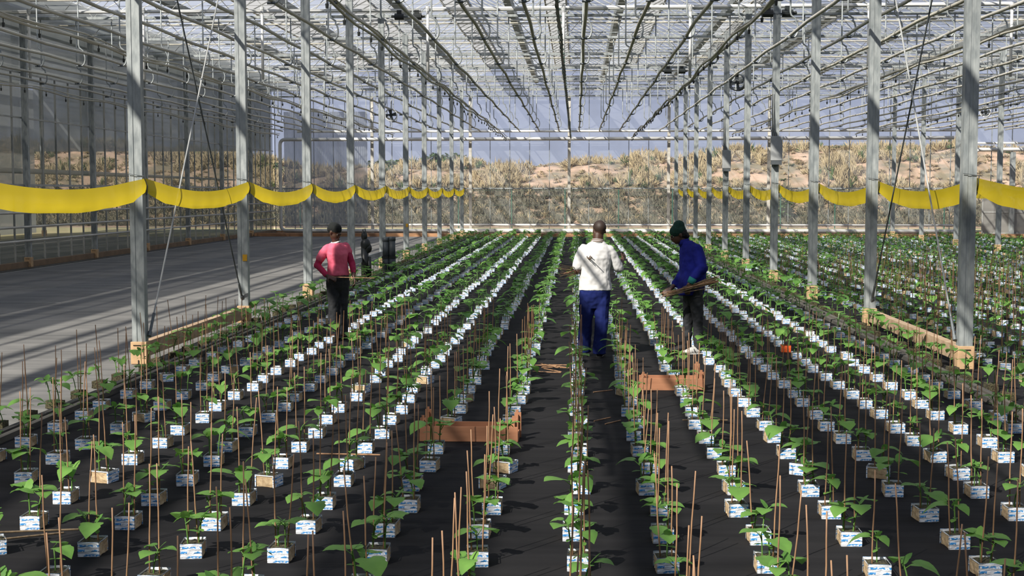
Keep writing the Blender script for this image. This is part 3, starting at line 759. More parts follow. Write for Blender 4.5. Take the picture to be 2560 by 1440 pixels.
ROWX = [-4.90, -4.40, -3.85, -3.30, -2.72, -2.15, -1.62, -1.08, -.54, .02, .51, 1.05, 1.60, 2.15, 2.70, 3.25, 3.72, 4.22]
def rowname(i):
    if i == 0: return 'row outside the left kerb'
    if i == 17: return 'row outside the right kerb'
    return f'{ORD[i]} row from left kerb' if i <= 8 else f'{ORD[17 - i]} row from right kerb'
def inframe(x, y, z=0.1):
    """is the point inside the camera's view"""
    d = Vector((x, y, z)) - cam.location; q = cam.rotation_euler.to_matrix().transposed() @ d
    if q.z > -0.5: return False
    u, v = q.x / -q.z * F, q.y / -q.z * F
    return abs(u) < 1310 and abs(v) < 750
pots = []; front = []; hid = {}
pr = random.Random(5)
people_xy = [(0.13, 16.62, .25), (0.30, 16.5, .2), (1.40, 16.95, .16), (1.52, 16.85, .16), (-3.32, 18.45, .18), (-3.14, 18.4, .18)]
crate_box = [(-1.27, -0.46, 10.76, 11.06), (0.60, 1.33, 13.66, 13.98)]
for i, x in enumerate(ROWX):
    y = 9.06 - 0.035 * x - 0.625 * 6
    while y < 59.6:
        px, py = x + pr.uniform(-.035, .035), y + pr.uniform(-.06, .06)
        y += 0.625
        if any(abs(px - a) < r_ and abs(py - b_) < r_ for a, b_, r_ in people_xy): continue
        if any(a - .09 < px < b_ + .09 and c - .09 < py < d + .09 for a, b_, c, d in crate_box):
            continue
        if any(abs(px - XL) < .2 and abs(py - yc_) < .2 or abs(px - XR) < .22 and abs(py - yc_) < .22 for yc_ in YC): continue
        if inframe(px, py, 0.12): pots.append((py, px, i))
        elif py < 9 and inframe(px, py, 0.56) and 0 < i < 17: front.append((py, px, i))
pots.sort(); front.sort()
NEAR, FAR = front + pots[:300], pots[300:]; NH = len(front)
bare_block = BLK[0][0].copy(); bare_block.materials[0] = MATS['soil']
cnt = {}; canes = []
red_pot = min(range(NH, NH + 300), key=lambda k: (NEAR[k][1] - 2.73) ** 2 + (NEAR[k][0] - 17.1) ** 2)
for k, (y, x, i) in enumerate(NEAR):
    if k >= NH: cnt[i] = cnt.get(i, 0) + 1
    else: hid[i] = hid.get(i, 0) + 1
    rz = pr.gauss(0, 0.05) + (pr.choice((-.5, .5, 1.2)) if pr.random() < 0.06 else 0)
    root = empty('potted_seedling', (x, y, 0), rz)
    tag(root, f'green seedling in printed white block, {ordn(cnt.get(i, 0))} from the front, {rowname(i)}', 'seedling', 'seedlings in wrapped growing blocks')
    if k < NH: root['label'] = f'green seedling just below the picture edge, {ordn(hid[i])} nearest the camera, {rowname(i)}'
    cl = f'in {ordn(cnt[i])} block from front' if k >= NH else f'rising past the bottom edge, {ordn(hid[i])} nearest'
    bm_, wm = BLK[k % 6]
    b_ = link('growing_block', bm_, root)
    if i in (0, 17):
        b_.data = bare_block; root['label'] = f'green seedling in a bare dark block, {ordn(cnt[i])} from the front, {rowname(i)}'
    else: wr = link('printed_sleeve', wm, b_)
    if k == red_pot:
        wr.data = wm.copy(); wr.data.materials[0] = MATS['orange_label']; wr['label'] = 'orange red sleeve'
        root['label'] = 'green seedling in an orange red wrapped block among the white ones at the right'
    st, fo = VAR[pr.randrange(16)]; a = pr.uniform(0, 6.28); sc = pr.uniform(.92, 1.2) * (1 + 0.22 * max(0, min(1, (y - 9) / 9)))
    for nm, me in (('stem', st), ('foliage', fo)):
        o = link(nm, me, root, (0, 0, BH * (1 - sc)), (0, 0, a if a % 3.14 < .5 else pr.choice((0, math.pi)) + pr.uniform(-.4, .4))); o.scale = (sc, sc, sc)
        if nm == 'stem': ra = o.rotation_euler.z
        else: o.rotation_euler.z = ra
    if i not in (0, 17) and y < 17.6 - (1.6 if i > 12 else 0):
        for q in (-1, 1):
            if pr.random() < 0.92: canes.append((x + q * 0.03, y + pr.uniform(-.02, .02), i, cl, q))
    elif i == 0 and y < 18: canes.append((x, y, i, cl, 1))
# canes standing in the blocks
CN = []
for k in range(4):
    g = MB(); P = [(0.002 * math.sin(q * 1.7 + k), 0.002 * math.cos(q * 1.3 + k * 2), 0.03 + q * 0.125) for q in range(6)]
    g.tube(P, [0.0046, .0044, .0042, .0041, .0039, .0036], 6); CN.append(g.mesh('bamboo_cane', 'cane', True))
for k, (x, y, i, c_, q) in enumerate(canes[:300]):
    o = link('bamboo_cane', CN[k % 4], None, (x, y, 0), (pr.gauss(0, .035), pr.gauss(0, .035), 0)); o.scale = (1, 1, pr.uniform(.86, 1.08))
    tag(o, f'thin bamboo cane, {"left" if q < 0 else "right"} {c_}, {rowname(i)}', 'cane', 'bamboo canes standing in the blocks')

def merge(items, name, label, cat):
    V = []; Fs = []; Ms = []
    for parts, x, y, rz, sc in items:
        c, s_ = math.cos(rz) * sc, math.sin(rz) * sc
        for g_, m_ in parts:
            k = len(V)
            V += [(p[0] * c - p[1] * s_ + x, p[0] * s_ + p[1] * c + y, p[2] * sc) for p in g_.v]
            Fs += [tuple(j + k for j in f) for f in g_.f]; Ms += [m_ if m_ is not None else q for q in g_.m] if m_ is not None else g_.m
    me = bpy.data.meshes.new(name); me.from_pydata(V, [], Fs)
    for q in ('leaf', 'stem', 'coir', 'printed_foil', 'soil'): me.materials.append(MATS[q])
    me.polygons.foreach_set('material_index', Ms); me.update()
    return tag(link(name, me), label, cat, kind='stuff')
BL = MB(); BL.box(-BW, BW, -BD, BD, 0, BH, 2); BL.m[1] = 4
BL.add([(-BW, -BD - .004, 0.002), (BW, -BD - .004, 0.002), (BW, -BD - .004, BH + .003), (-BW, -BD - .004, BH + .003)], [(0, 1, 2, 3)], 3)
BL.add([(BW, BD + .004, 0.002), (-BW, BD + .004, 0.002), (-BW, BD + .004, BH + .003), (BW, BD + .004, BH + .003)], [(0, 1, 2, 3)], 3)
items = []
for (y, x, i) in FAR:
    st, fo = LOW[pr.randrange(14)]; a = pr.gauss(0, .06); sc = pr.uniform(1.3, 1.6)
    items.append((((BL, None if i not in (0, 17) else 4),), x, y, a, 1.0)); items.append((((st, 1), (fo, 0)), x, y, pr.uniform(0, 6.28), sc))
fcanes = canes[300:]
for row in range(24):
    x = 4.85 + 0.55 * row
    y = 13.0 + (row % 2) * 0.2
    while y < 59.8:
        px, py = x + pr.uniform(-.06, .06), y + pr.uniform(-.08, .08); y += 0.50
        if abs(px - XRR) < .25 or not inframe(px, py, 0.35): continue
        if any(abs(px - XR) < .3 and abs(py - yc_) < .2 for yc_ in YC): continue
        st, fo = LOWT[pr.randrange(14)]; sc = pr.uniform(.9, 1.2)
        items.append((((BL, None),), px, py, pr.gauss(0, .2), 1.0)); items.append((((st, 1), (fo, 0)), px, py, pr.uniform(0, 6.28), sc))
        if py < 36 and pr.random() < (.9 if py < 28 else .5):
            for q in (-.03, .03): fcanes.append((px + q, py, 0, 0, 0))
merge(items, 'potted_seedlings', 'dense green seedlings in white wrapped blocks filling the distance and the right bay', 'seedlings')
g = MB()
for (x, y, *_r) in fcanes:
    dx, dy = pr.gauss(0, .025), pr.gauss(0, .025); g.tube([(x, y, 0.05), (x + dx, y + dy, pr.uniform(.56, .72))], 0.0045, 3, caps=False)
tag(g.build('bamboo_canes', 'cane'), 'bamboo canes standing among the more distant and right bay seedlings', 'canes', kind='stuff')
# stacked blocks beside the right columns
for k in range(2):
    o = tag(empty('growing_block', (XR - 0.05 + 0.01 * k, YC[4] - 0.9, 0.085 * k + (0.0)), 0.1 * k), f'{("lower","upper")[k]} of two spare wrapped blocks stacked beside the right row columns', 'growing block')
    o.scale = (1.3, 1.3, 1.1); link('core', BLK[k][0], o); link('printed_sleeve', BLK[k][1], o)

# loose canes lying on the black cloth
lr = random.Random(3)
for k in range(9):
    a = lr.uniform(-1.1, .4); x, y = -0.27 + lr.uniform(-.06, .06), 15.25 + lr.uniform(-.28, .28); L = lr.uniform(.11, .17)
    g = MB(); g.tube([(-L * math.cos(a), -L * math.sin(a) * 1.5, 0), (L * math.cos(a), L * math.sin(a) * 1.5, 0)], 0.0055, 5)
    o = g.build('loose_cane', 'cane'); o.location = (x, y, 0.008 + 0.005 * k)
    tag(o, 'short loose bamboo cane lying in the small heap left of the man', 'cane', 'heap of loose canes on the aisle')
for (x, y, a, L, lb) in ((0.24, 11.9, 0.9, .12, 'left of two parallel cane pieces on the aisle below the man'), (0.33, 11.75, 0.95, .12, 'right of two parallel cane pieces on the aisle below the man'), (0.28, 13.6, .7, .13, 'single cane piece lying on the dark aisle beyond the parallel pair'),
                      (1.15, 11.9, .03, .2, 'dark cane lying crosswise in front of the right tray'), (-3.35, 7.75, 0.2, .38, 'long dark cane lying behind the front left blocks'), (-3.3, 7.6, 0.5, .3, 'second long dark cane crossing behind the front left blocks'), (-1.75, 10.2, -.05, .25, 'cane lying flat between the rows left of the tray')):
    g = MB(); g.tube([(-L * math.cos(a), -L * math.sin(a), 0), (L * math.cos(a), L * math.sin(a), 0)], 0.0055, 5)
    o = g.build('loose_cane', 'cane' if x < .4 and x > -2 else 'cane_dry'); o.location = (x, y, 0.007); tag(o, lb, 'cane')

# cardboard trays
def tray(x0, y0, w_, d_, label, postr, rz=0):
    t_ = tag(empty('open_tray', (x0, y0, 0), rz), label, 'tray'); T = 0.008
    g = MB(); g.box(0, w_, -T, 0, 0.002, 0.125, bev=.002); g.build('front_panel', 'cardboard', t_)
    g = MB(); g.box(0, w_, d_, d_ + T, 0.002, 0.125, bev=.002); g.build('back_panel', 'cardboard', t_)
    for x in (0, w_): 
        g = MB(); g.box(x - T / 2, x + T / 2, 0, d_, 0.002, 0.07); g.build('side_panel', 'cardboard', t_)
    g = MB(); g.box(0, w_, 0, d_, 0.001, 0.008); g.build('bottom', 'cardboard', t_)
    for (x, y, hh) in postr:
        g = MB(); g.box(x - .028, x + .028, y - .006, y + .006, 0.0, hh, bev=.002); g.box(x - .004, x + .004, y - .03, y + .03, 0.0, hh * .92)
        g.box(x - .018, x + .006, y - .005, y + .005, hh, hh + .02); g.build('corner_post', 'cardboard', t_)
tray(-1.265, 10.80, 0.80, 0.24, 'brown cardboard tray with corner posts standing between the rows left of the wide aisle', ((.03, .03, .19), (.05, .22, .23), (.77, .03, .19), (.79, .22, .21)))
tray(0.66, 13.72, 0.66, 0.24, 'brown cardboard tray lying in the aisle in front of the person in blue', ((.60, .22, .25), (.05, .22, .14), (.63, .02, .19), (.03, .02, .13)))

# ------------------------------------------------------------ people
def remesh(g, name, mt, parent, vox=0.009, smooth=4, folds=0.0, fscale=0.09, parts=None):
    o = g.build(name, mt, parent, True)
    r = o.modifiers.new('remesh', 'REMESH'); r.mode = 'VOXEL'; r.voxel_size = vox; r.use_smooth_shade = True
    s_ = o.modifiers.new('smooth', 'SMOOTH'); s_.factor = 0.5; s_.iterations = smooth
    if folds:
        tx = bpy.data.textures.new(name + '_folds', 'CLOUDS'); tx.noise_scale = fscale; tx.noise_depth = 1
        d = o.modifiers.new('folds', 'DISPLACE'); d.texture = tx; d.strength = folds; d.mid_level = 0.5; d.texture_coords = 'LOCAL'
    return o
def torso(g, rings, face):
    """rings: (x, y, z, half width, half depth); face: direction the chest looks to (angle)"""
    f = Vector((math.cos(face), math.sin(face), 0)); s_ = Vector((-f.y, f.x, 0)); n = 20; k = len(g.v)
    for x, y, z, a, b_ in rings:
        for j in range(n):
            t_ = 2 * math.pi * j / n; ca, sa = math.cos(t_), math.sin(t_)
            ca = math.copysign(abs(ca) ** .85, ca); sa = math.copysign(abs(sa) ** .85, sa)
            g.v.append(tuple(Vector((x, y, z)) + s_ * ca * a + f * sa * b_))
    m_ = len(rings)
    for i in range(m_ - 1):
        for j in range(n):
            q = k + i * n + j; q2 = k + i * n + (j + 1) % n; g.face((q, q2, q2 + n, q + n))
    g.face([k + j for j in range(n)][::-1]); g.face([k + (m_ - 1) * n + j for j in range(n)])
def limb(g, pts, rs, n=12):
    g.tube(pts, rs, n)
    for p, r_ in zip(pts, rs):
        r0 = r_ if isinstance(r_, (int, float)) else min(r_); g.ell(p, r0, r0, r0, 10, 7)
def head(g, c, face, tilt=0.0, roll=0.0):
    rot = Matrix.Rotation(face - math.pi / 2, 3, 'Z') @ Matrix.Rotation(roll, 3, 'Y') @ Matrix.Rotation(-tilt, 3, 'X')   # local +y is where the face looks
    c = Vector(c); P = lambda x, y, z: c + rot @ Vector((x, y, z))
    g.ell(P(0, -0.012, 0.03), 0.076, 0.095, 0.090, 18, 12, rot=rot)
    g.ell(P(0, 0.025, -0.035), 0.062, 0.070, 0.080, 16, 10, rot=rot)
    g.ell(P(0, 0.055, -0.080), 0.034, 0.034, 0.028, 12, 8, rot=rot)      # chin
    g.ell(P(0, 0.098, -0.020), 0.014, 0.020, 0.024, 8, 6, rot=rot)       # nose
    g.ell(P(0, 0.092, 0.018), 0.045, 0.014, 0.012, 10, 6, rot=rot)       # brow
    for s_ in (-1, 1): g.ell(P(s_ * 0.077, -0.004, -0.01), 0.009, 0.020, 0.033, 8, 8, rot=rot)   # ears
    g.ell(P(0, 0.088, -0.055), 0.024, 0.012, 0.010, 8, 6, rot=rot)
    return P, rot
def face_bits(P, rot, root):
    for s_ in (-1, 1):
        g = MB(); g.ell(P(s_ * 0.030, 0.082, 0.002), 0.012, 0.009, 0.007, 8, 6, rot=rot); e_ = g.build('eye', 'eye_white', root, True)
        g = MB(); g.ell(P(s_ * 0.030, 0.090, 0.002), 0.005, 0.003, 0.005, 8, 6, rot=rot); g.build('pupil', 'hair', e_, True)
    g = MB(); g.ell(P(0, 0.098, -0.052), 0.022, 0.006, 0.005, 8, 6, rot=rot); g.ell(P(0, 0.097, -0.060), 0.019, 0.006, 0.006, 8, 6, rot=rot); g.build('mouth', 'lip', root, True)
def hand(g, wrist, d, back, curl=0.9, thumb=1):
    """palm along d, back = direction of the back of the hand; five bent fingers"""
    w_ = Vector(wrist); d = Vector(d).normalized(); bk = Vector(back); bk = (bk - d * bk.dot(d)).normalized(); sd_ = d.cross(bk).normalized() * thumb
    for q in (-.022, -.008, .008, .022):
        g.tube([w_ + sd_ * q * .6, w_ + d * .045 + sd_ * q, w_ + d * .085 + sd_ * q * 1.15], [.013, .0145, .012], 8)
    g.ell(w_, .024, .024, .024, 8, 6)
    for q, L in ((.028, .9), (.0095, 1.0), (-.0095, .93), (-.028, .75)):
        p = w_ + d * .085 + sd_ * q * 1.05; a = .25; pts = [p - d * .01]
        for L_ in (.040, .026, .020):
            p = p + (d * math.cos(a) - bk * math.sin(a)) * L_ * L; pts.append(p); a += curl
        g.tube(pts, [.0095, .009, .0082, .0068], 8); g.ell(pts[-1], .0066, .0066, .0066, 8, 6)
    p = w_ + d * .025 + sd_ * .028; pts = [p - sd_ * .012]; v_ = (d * .6 + sd_ * .8).normalized()
    for L_, m_ in ((.034, 0), (.028, .45), (.020, .9)):
        vv = (v_ * (1 - m_ * .45) - bk * m_ * .7 + d * m_ * .3).normalized(); p = p + vv * L_; pts.append(p)
    g.tube(pts, [.012, .0115, .0098, .008], 8); g.ell(pts[-1], .0078, .0078, .0078, 8, 6)
def shoe(name, mt, root, heel, d, L=0.27):
    g = MB(); h_ = Vector(heel); d = Vector((d[0], d[1], 0)).normalized()
    P = [(0.0, .038, .05), (.04, .042, .055), (.11, .043, .048), (.18, .047, .032), (.235, .042, .024), (L, .022, .018)]
    g.tube([h_ + d * a + Vector((0, 0, c)) for a, _b, c in P], [(c, b_) for _a, b_, c in P], 12, up=(0, 0, 1))
    g.ell(h_ + Vector((0, 0, .055)) + d * .02, .045, .045, .055)
    o = remesh(g, name, mt, root, 0.008, 2)
    g = MB(); g.tube([h_ + d * (-.045) + Vector((0, 0, .010)), h_ + d * .1 + Vector((0, 0, .010)), h_ + d * (L + .01) + Vector((0, 0, .010))], [(.010, .036), (.010, .044), (.010, .026)], 12, up=(0, 0, 1))
    g.build('sole', 'shoe_white' if mt == 'shoe_white' or 'white' in name else 'shoe_black', o)
    return o
def cane_bundle(loc_a, loc_b, n, spread_a, spread_b, label, seed):
    r = random.Random(seed); root = tag(empty('cane_bundle', loc_a), label, 'cane bundle'); A = Vector(loc_a); B = Vector(loc_b) - A
    for k in range(n):
        a = Vector([r.gauss(0, spread_a) for _ in range(3)]) ; b_ = B * r.uniform(.86, 1.06) + Vector([r.gauss(0, spread_b) for _ in range(3)])
        g = MB(); g.tube([a, b_], 0.0048, 5); g.build('cane', 'cane_dry' if k % 3 else 'cane', root)
    return root

# --- man in a white polo shirt, seen from behind
X, Y = 0.235, 16.5
man = tag(empty('person', (0, 0, 0)), 'person in white polo shirt and blue trousers, back turned, canes under the left arm', 'person')
g = MB(); fa = R(97)
torso(g, [(X, Y, .80, .15, .11), (X, Y, .95, .165, .12), (X, Y, 1.08, .145, .10), (X + .01, Y, 1.25, .160, .105), (X + .02, Y, 1.33, .125, .085), (X + .025, Y + .01, 1.40, .06, .06)], fa)
limb(g, [(X + .03, Y + .01, 1.38), (X + .038, Y + .02, 1.50)], [.072, .064])
Pm, rm = head(g, (X + .05, Y + .04, 1.552), R(112), 0.16)
# left arm: elbow out, forearm forward; right arm: forearm raised forward
limb(g, [(X - .14, Y, 1.30), (X - .215, Y - .03, 1.06), (X - .13, Y + .20, 1.02)], [.045, .043, .029]); hand(g, (X - .13, Y + .20, 1.02), (.6, .8, .1), (-.5, .2, .8), 1.0, 1)
limb(g, [(X + .165, Y, 1.29), (X + .295, Y + .06, 1.09), (X + .345, Y + .24, 1.19)], [.045, .043, .029]); hand(g, (X + .345, Y + .24, 1.19), (.25, .7, .45), (.8, -.2, .4), .8, -1)
limb(g, [(X - .085, Y, .86), (X - .10, Y + .03, .48), (X - .115, Y + .06, .09)], [.085, .058, .042]); limb(g, [(X + .085, Y, .86), (X + .085, Y - .02, .48), (X + .055, Y - .03, .09)], [.085, .058, .042])
for xx, yy in ((-.115, .06), (.055, -.03)): g.ell((X + xx, Y + yy + .06, .04), .035, .10, .032)
remesh(g, 'body', 'skin', man, 0.008, 3)
face_bits(Pm, rm, man)
g = MB()
g.ell(Pm(0, -0.018, 0.038), .0795, .096, .088, 18, 12, rot=rm)
hr = g.build('cropped_hair', 'cropped', man, True); hr['label'] = 'very short cropped dark hair'
hr.hide_render = False
g = MB()
torso(g, [(X + .005, Y, .825, .210, .145), (X, Y, .95, .190, .140), (X + .005, Y, 1.08, .178, .130), (X + .01, Y, 1.22, .190, .134), (X + .02, Y, 1.31, .188, .118), (X + .025, Y + .005, 1.37, .150, .095), (X + .03, Y + .01, 1.425, .075, .075)], fa)
limb(g, [(X - .14, Y, 1.335), (X - .180, Y - .01, 1.23), (X - .208, Y - .02, 1.13)], [.058, .070, .074]); limb(g, [(X + .175, Y, 1.32), (X + .235, Y + .03, 1.20), (X + .285, Y + .06, 1.10)], [.058, .066, .068])
remesh(g, 'polo_shirt', 'shirt_white', man, 0.009, 3, 0.020, 0.075)
g = MB(); g.tube([(X + .03, Y + .012, 1.40), (X + .033, Y + .018, 1.445)], [(.088, .088), (.072, .075)], 20); cl_ = g.build('collar', 'shirt_white', man, True)
g = MB()
for z, r_ in ((1.412, .0885), (1.432, .081)): g.tube([(X + .0315, Y + .015, z), (X + .032, Y + .016, z + .009)], r_, 20)
g.build('collar_stripe', 'collar_brown', cl_, True)
g = MB(); torso(g, [(X, Y, .60, .10, .075), (X, Y, .70, .172, .115), (X, Y, .82, .195, .14), (X, Y, .90, .175, .125)], fa)
limb(g, [(X - .09, Y, .80), (X - .105, Y + .03, .48), (X - .13, Y + .05, .12)], [(.105), .086, .082]); limb(g, [(X + .085, Y, .80), (X + .085, Y - .01, .48), (X + .058, Y - .03, .10)], [.105, .086, .080])
g.tube([(X - .13, Y + .05, .16), (X - .13, Y + .05, .05)], .084, 14); g.tube([(X + .058, Y - .03, .16), (X + .058, Y - .03, .04)], .082, 14)
remesh(g, 'work_trousers', 'trouser_blue', man, 0.009, 3, 0.018, 0.075)
shoe('shoe', 'shoe_black', man, (X - .13, Y + .02, 0), (-.1, 1, 0)); shoe('shoe', 'shoe_black', man, (X + .058, Y - .06, 0), (.15, 1, 0))
cane_bundle((X - .14, Y + .30, 1.06), (X - .42, Y - .10, 1.01), 18, .018, .055, 'bundle of dry bamboo canes fanned out under the left arm of the white shirt', 11)
cane_bundle((X - .12, Y + .34, 1.14), (X - .075, Y - .20, 1.225), 14, .012, .030, 'bundle of cane ends sticking back beside the white sleeve', 12)

# --- person in blue jacket and green beanie, in profile to the left
X, Y = 1.47, 16.9
p2 = tag(empty('person', (0, 0, 0)), 'person in dark blue jacket and green knitted beanie looking down at a handful of canes', 'person')
g = MB(); fb = R(196)
torso(g, [(X, Y, .76, .13, .11), (X, Y, .90, .14, .11), (X, Y, 1.03, .11, .10), (X - .02, Y, 1.22, .14, .10), (X - .05, Y, 1.31, .11, .08), (X - .08, Y, 1.37, .06, .06)], fb)
limb(g, [(X - .09, Y, 1.34), (X - .15, Y, 1.43)], [.060, .055])
Pb, rb_ = head(g, (X - .19, Y - .01, 1.495), R(192), 0.40)
limb(g, [(X + .0, Y - .15, 1.31), (X + .07, Y - .20, 1.05), (X - .075, Y - .22, .88)], [.05, .040, .027]); hand(g, (X - .065, Y - .22, .885), (-.25, -.02, -.95), (-.25, -.9, .1), 1.1, 1)
limb(g, [(X - .09, Y + .14, 1.30), (X - .09, Y + .16, 1.02), (X - .27, Y + .02, .82)], [.05, .040, .027]); hand(g, (X - .27, Y + .02, .82), (-.8, -.2, -.45), (0, -.6, .6), .9, -1)
limb(g, [(X + .02, Y - .07, .84), (X + .06, Y - .08, .46), (X + .06, Y - .10, .09)], [.08, .054, .038]); limb(g, [(X - .03, Y + .07, .84), (X - .05, Y + .08, .46), (X - .07, Y + .10, .09)], [.08, .054, .038])
for xx, yy in ((.0, -.12), (-.13, .10)): g.ell((X + xx, Y + yy, .045), .10, .035, .032)
remesh(g, 'body', 'skin', p2, 0.008, 3)
face_bits(Pb, rb_, p2)
g = MB(); g.ell(Pb(0, -0.055, -0.005), .085, .060, .075, rot=rb_); g.ell(Pb(0, -.08, -.05), .06, .045, .05, rot=rb_); remesh(g, 'hair', 'hair', p2, .009, 1, .02, .03)
g = MB(); g.ell(Pb(0, -0.008, .048), .088, .108, .088, rot=rb_); g.ell(Pb(0, -.045, .10), .070, .075, .070, rot=rb_)
bn_ = remesh(g, 'knitted_beanie', 'beanie_green', p2, .009, 2)
g = MB()
for k in range(5): g.ell(Pb(.070 - .004 * abs(k - 2), -.02 - .014 * k, .115 - .004 * k), .004, .006, .010, 6, 5, rot=rb_)
g.build('beanie_badge', 'box_grey', bn_)['label'] = 'small pale embroidered mark'
g = MB()
torso(g, [(X - .04, Y, .74, .165, .165), (X - .02, Y, .88, .170, .165), (X - .0, Y, 1.03, .165, .155), (X - .01, Y, 1.18, .185, .158), (X - .03, Y, 1.30, .18, .140), (X - .065, Y, 1.385, .115, .10), (X - .10, Y, 1.42, .07, .07)], fb)
limb(g, [(X + .02, Y - .13, 1.30), (X + .09, Y - .20, 1.08), (X - .03, Y - .22, .95)], [.085, .074, .050]); limb(g, [(X - .09, Y + .13, 1.28), (X - .10, Y + .16, 1.02), (X - .22, Y + .06, .87)], [.08, .068, .048])
remesh(g, 'blue_jacket', 'jacket_blue', p2, 0.009, 3, 0.018, 0.075)
g = MB(); g.tube([(X - .115, Y, 1.37), (X - .13, Y, 1.435)], [(.075, .08), (.07, .075)], 16); g.build('jacket_collar', 'jacket_blue', p2, True)
g = MB(); g.tube([(X - .02, Y - .22, .965), (X - .055, Y - .22, .90)], [.052, .046], 14); g.build('teal_cuff', 'cuff_teal', p2, True)['label'] = 'teal cuff below the blue sleeve'
g = MB(); torso(g, [(X, Y, .60, .07, .07), (X, Y, .69, .12, .105), (X, Y, .80, .15, .135), (X, Y, .88, .13, .12)], fb)
limb(g, [(X + .02, Y - .07, .78), (X + .055, Y - .08, .46), (X + .06, Y - .10, .07)], [.098, .070, .054]); limb(g, [(X - .03, Y + .07, .78), (X - .05, Y + .08, .46), (X - .07, Y + .10, .07)], [.098, .070, .054])
remesh(g, 'dark_jeans', 'jeans_black', p2, 0.009, 3, 0.02, 0.06)
s_ = shoe('sneaker', 'shoe_white', p2, (X + .08, Y - .10, 0), (-1, -.25, 0), .24)
g = MB()
for k in range(3): g.bar((X + .02 - .035 * k, Y - .165, .035), (X - .0 - .035 * k, Y - .155, .075), .006, .012)
g.build('dark_stripe', 'shoe_black', s_)
shoe('sneaker', 'shoe_black', p2, (X - .05, Y + .10, 0), (-1, -.15, 0), .24)
cane_bundle((X + .26, Y - .26, .945), (X - .37, Y - .22, .735), 24, .030, .020, 'bundle of bamboo canes held level by the person in blue', 13)

# --- woman in a pink shirt
X, Y = -3.28, 18.4
p3 = tag(empty('person', (0, 0, 0)), 'person in pink short-sleeved shirt over crimson sleeves with a black cap, left of the rows', 'person')
g = MB(); fc = R(-30)
torso(g, [(X, Y, .78, .135, .11), (X, Y, .92, .150, .12), (X, Y, 1.02, .12, .10), (X - .01, Y, 1.18, .125, .10), (X - .02, Y, 1.26, .10, .08), (X - .025, Y, 1.32, .055, .055)], fc)
limb(g, [(X - .02, Y, 1.31), (X - .03, Y - .01, 1.41)], [.056, .052])
Pc, rc_ = head(g, (X - .035, Y - .03, 1.475), R(-28), 0.50)
limb(g, [(X - .145, Y - .05, 1.22), (X - .265, Y - .10, 1.02), (X - .10, Y - .24, .88)], [.042, .038, .027]); hand(g, (X - .10, Y - .24, .88), (.85, -.35, -.25), (-.2, -.5, .8), .8, 1)
limb(g, [(X + .10, Y + .10, 1.26), (X + .19, Y + .06, 1.04), (X + .235, Y - .10, .87)], [.05, .040, .027]); hand(g, (X + .235, Y - .10, .87), (.25, -.3, -.9), (.8, .2, .3), .6, -1)
limb(g, [(X - .06, Y - .03, .86), (X - .055, Y - .05, .46), (X - .06, Y - .03, .09)], [.085, .056, .038]); limb(g, [(X + .06, Y + .04, .86), (X + .055, Y + .02, .46), (X + .07, Y + .02, .09)], [.085, .056, .038])
for xx, yy in ((-.03, -.07), (.11, -.04)): g.ell((X + xx, Y + yy, .045), .07, .07, .032)
remesh(g, 'body', 'skin', p3, 0.008, 3)
face_bits(Pc, rc_, p3)
g = MB(); g.ell(Pc(0, -0.018, .050), .088, .104, .082, rot=rc_); g.ell(Pc(0, -.055, .02), .083, .068, .070, rot=rc_)
cp = remesh(g, 'black_cap', 'cap_black', p3, .009, 2)
g = MB()
torso(g, [(X + .005, Y, .875, .165, .138), (X, Y, .96, .152, .130), (X, Y, 1.04, .140, .120), (X - .01, Y, 1.17, .155, .138), (X - .015, Y, 1.26, .150, .112), (X - .02, Y, 1.325, .095, .080)], fc)
limb(g, [(X - .13, Y - .05, 1.255), (X - .19, Y - .075, 1.18), (X - .225, Y - .09, 1.115)], [.060, .062, .064]); limb(g, [(X + .09, Y + .09, 1.26), (X + .125, Y + .095, 1.20)], [.07, .064])
remesh(g, 'pink_shirt', 'shirt_pink', p3, 0.009, 3, 0.014, 0.07)
g = MB(); g.tube([(X - .025, Y - .005, 1.325), (X - .03, Y - .008, 1.345)], [(.078, .078), (.066, .066)], 16); g.build('white_neckline', 'shirt_white', p3, True)
g = MB(); limb(g, [(X - .20, Y - .08, 1.16), (X - .265, Y - .10, 1.02), (X - .125, Y - .22, .90)], [.056, .052, .038]); limb(g, [(X + .12, Y + .09, 1.20), (X + .19, Y + .06, 1.04), (X + .225, Y - .05, .93)], [.054, .048, .036])
remesh(g, 'long_sleeves', 'sleeve_crimson', p3, 0.008, 2, 0.01, 0.05)
g = MB(); torso(g, [(X, Y, .62, .07, .07), (X, Y, .71, .125, .11), (X, Y, .84, .160, .140), (X, Y, .91, .145, .125)], fc)
limb(g, [(X - .055, Y - .03, .80), (X - .055, Y - .05, .46), (X - .06, Y - .03, .08)], [.104, .078, .066]); limb(g, [(X + .06, Y + .04, .80), (X + .055, Y + .02, .46), (X + .07, Y + .02, .08)], [.104, .076, .064])
remesh(g, 'black_trousers', 'jeans_black', p3, 0.009, 3, 0.02, 0.08)
shoe('shoe_with_white_top', 'shoe_black', p3, (X + .06, Y + .02, 0), (.7, -.7, 0), .24); shoe('shoe', 'shoe_black', p3, (X - .06, Y - .01, 0), (.55, -.8, 0), .24)
g = MB(); g.tube([(0, 0, 0), (.58, -.02, -.012)], .0045, 5); o = g.build('held_cane', 'cane'); o.location = (X - .02, Y - .33, .875)
tag(o, 'single bamboo cane held level in the hands of the person in pink', 'cane')

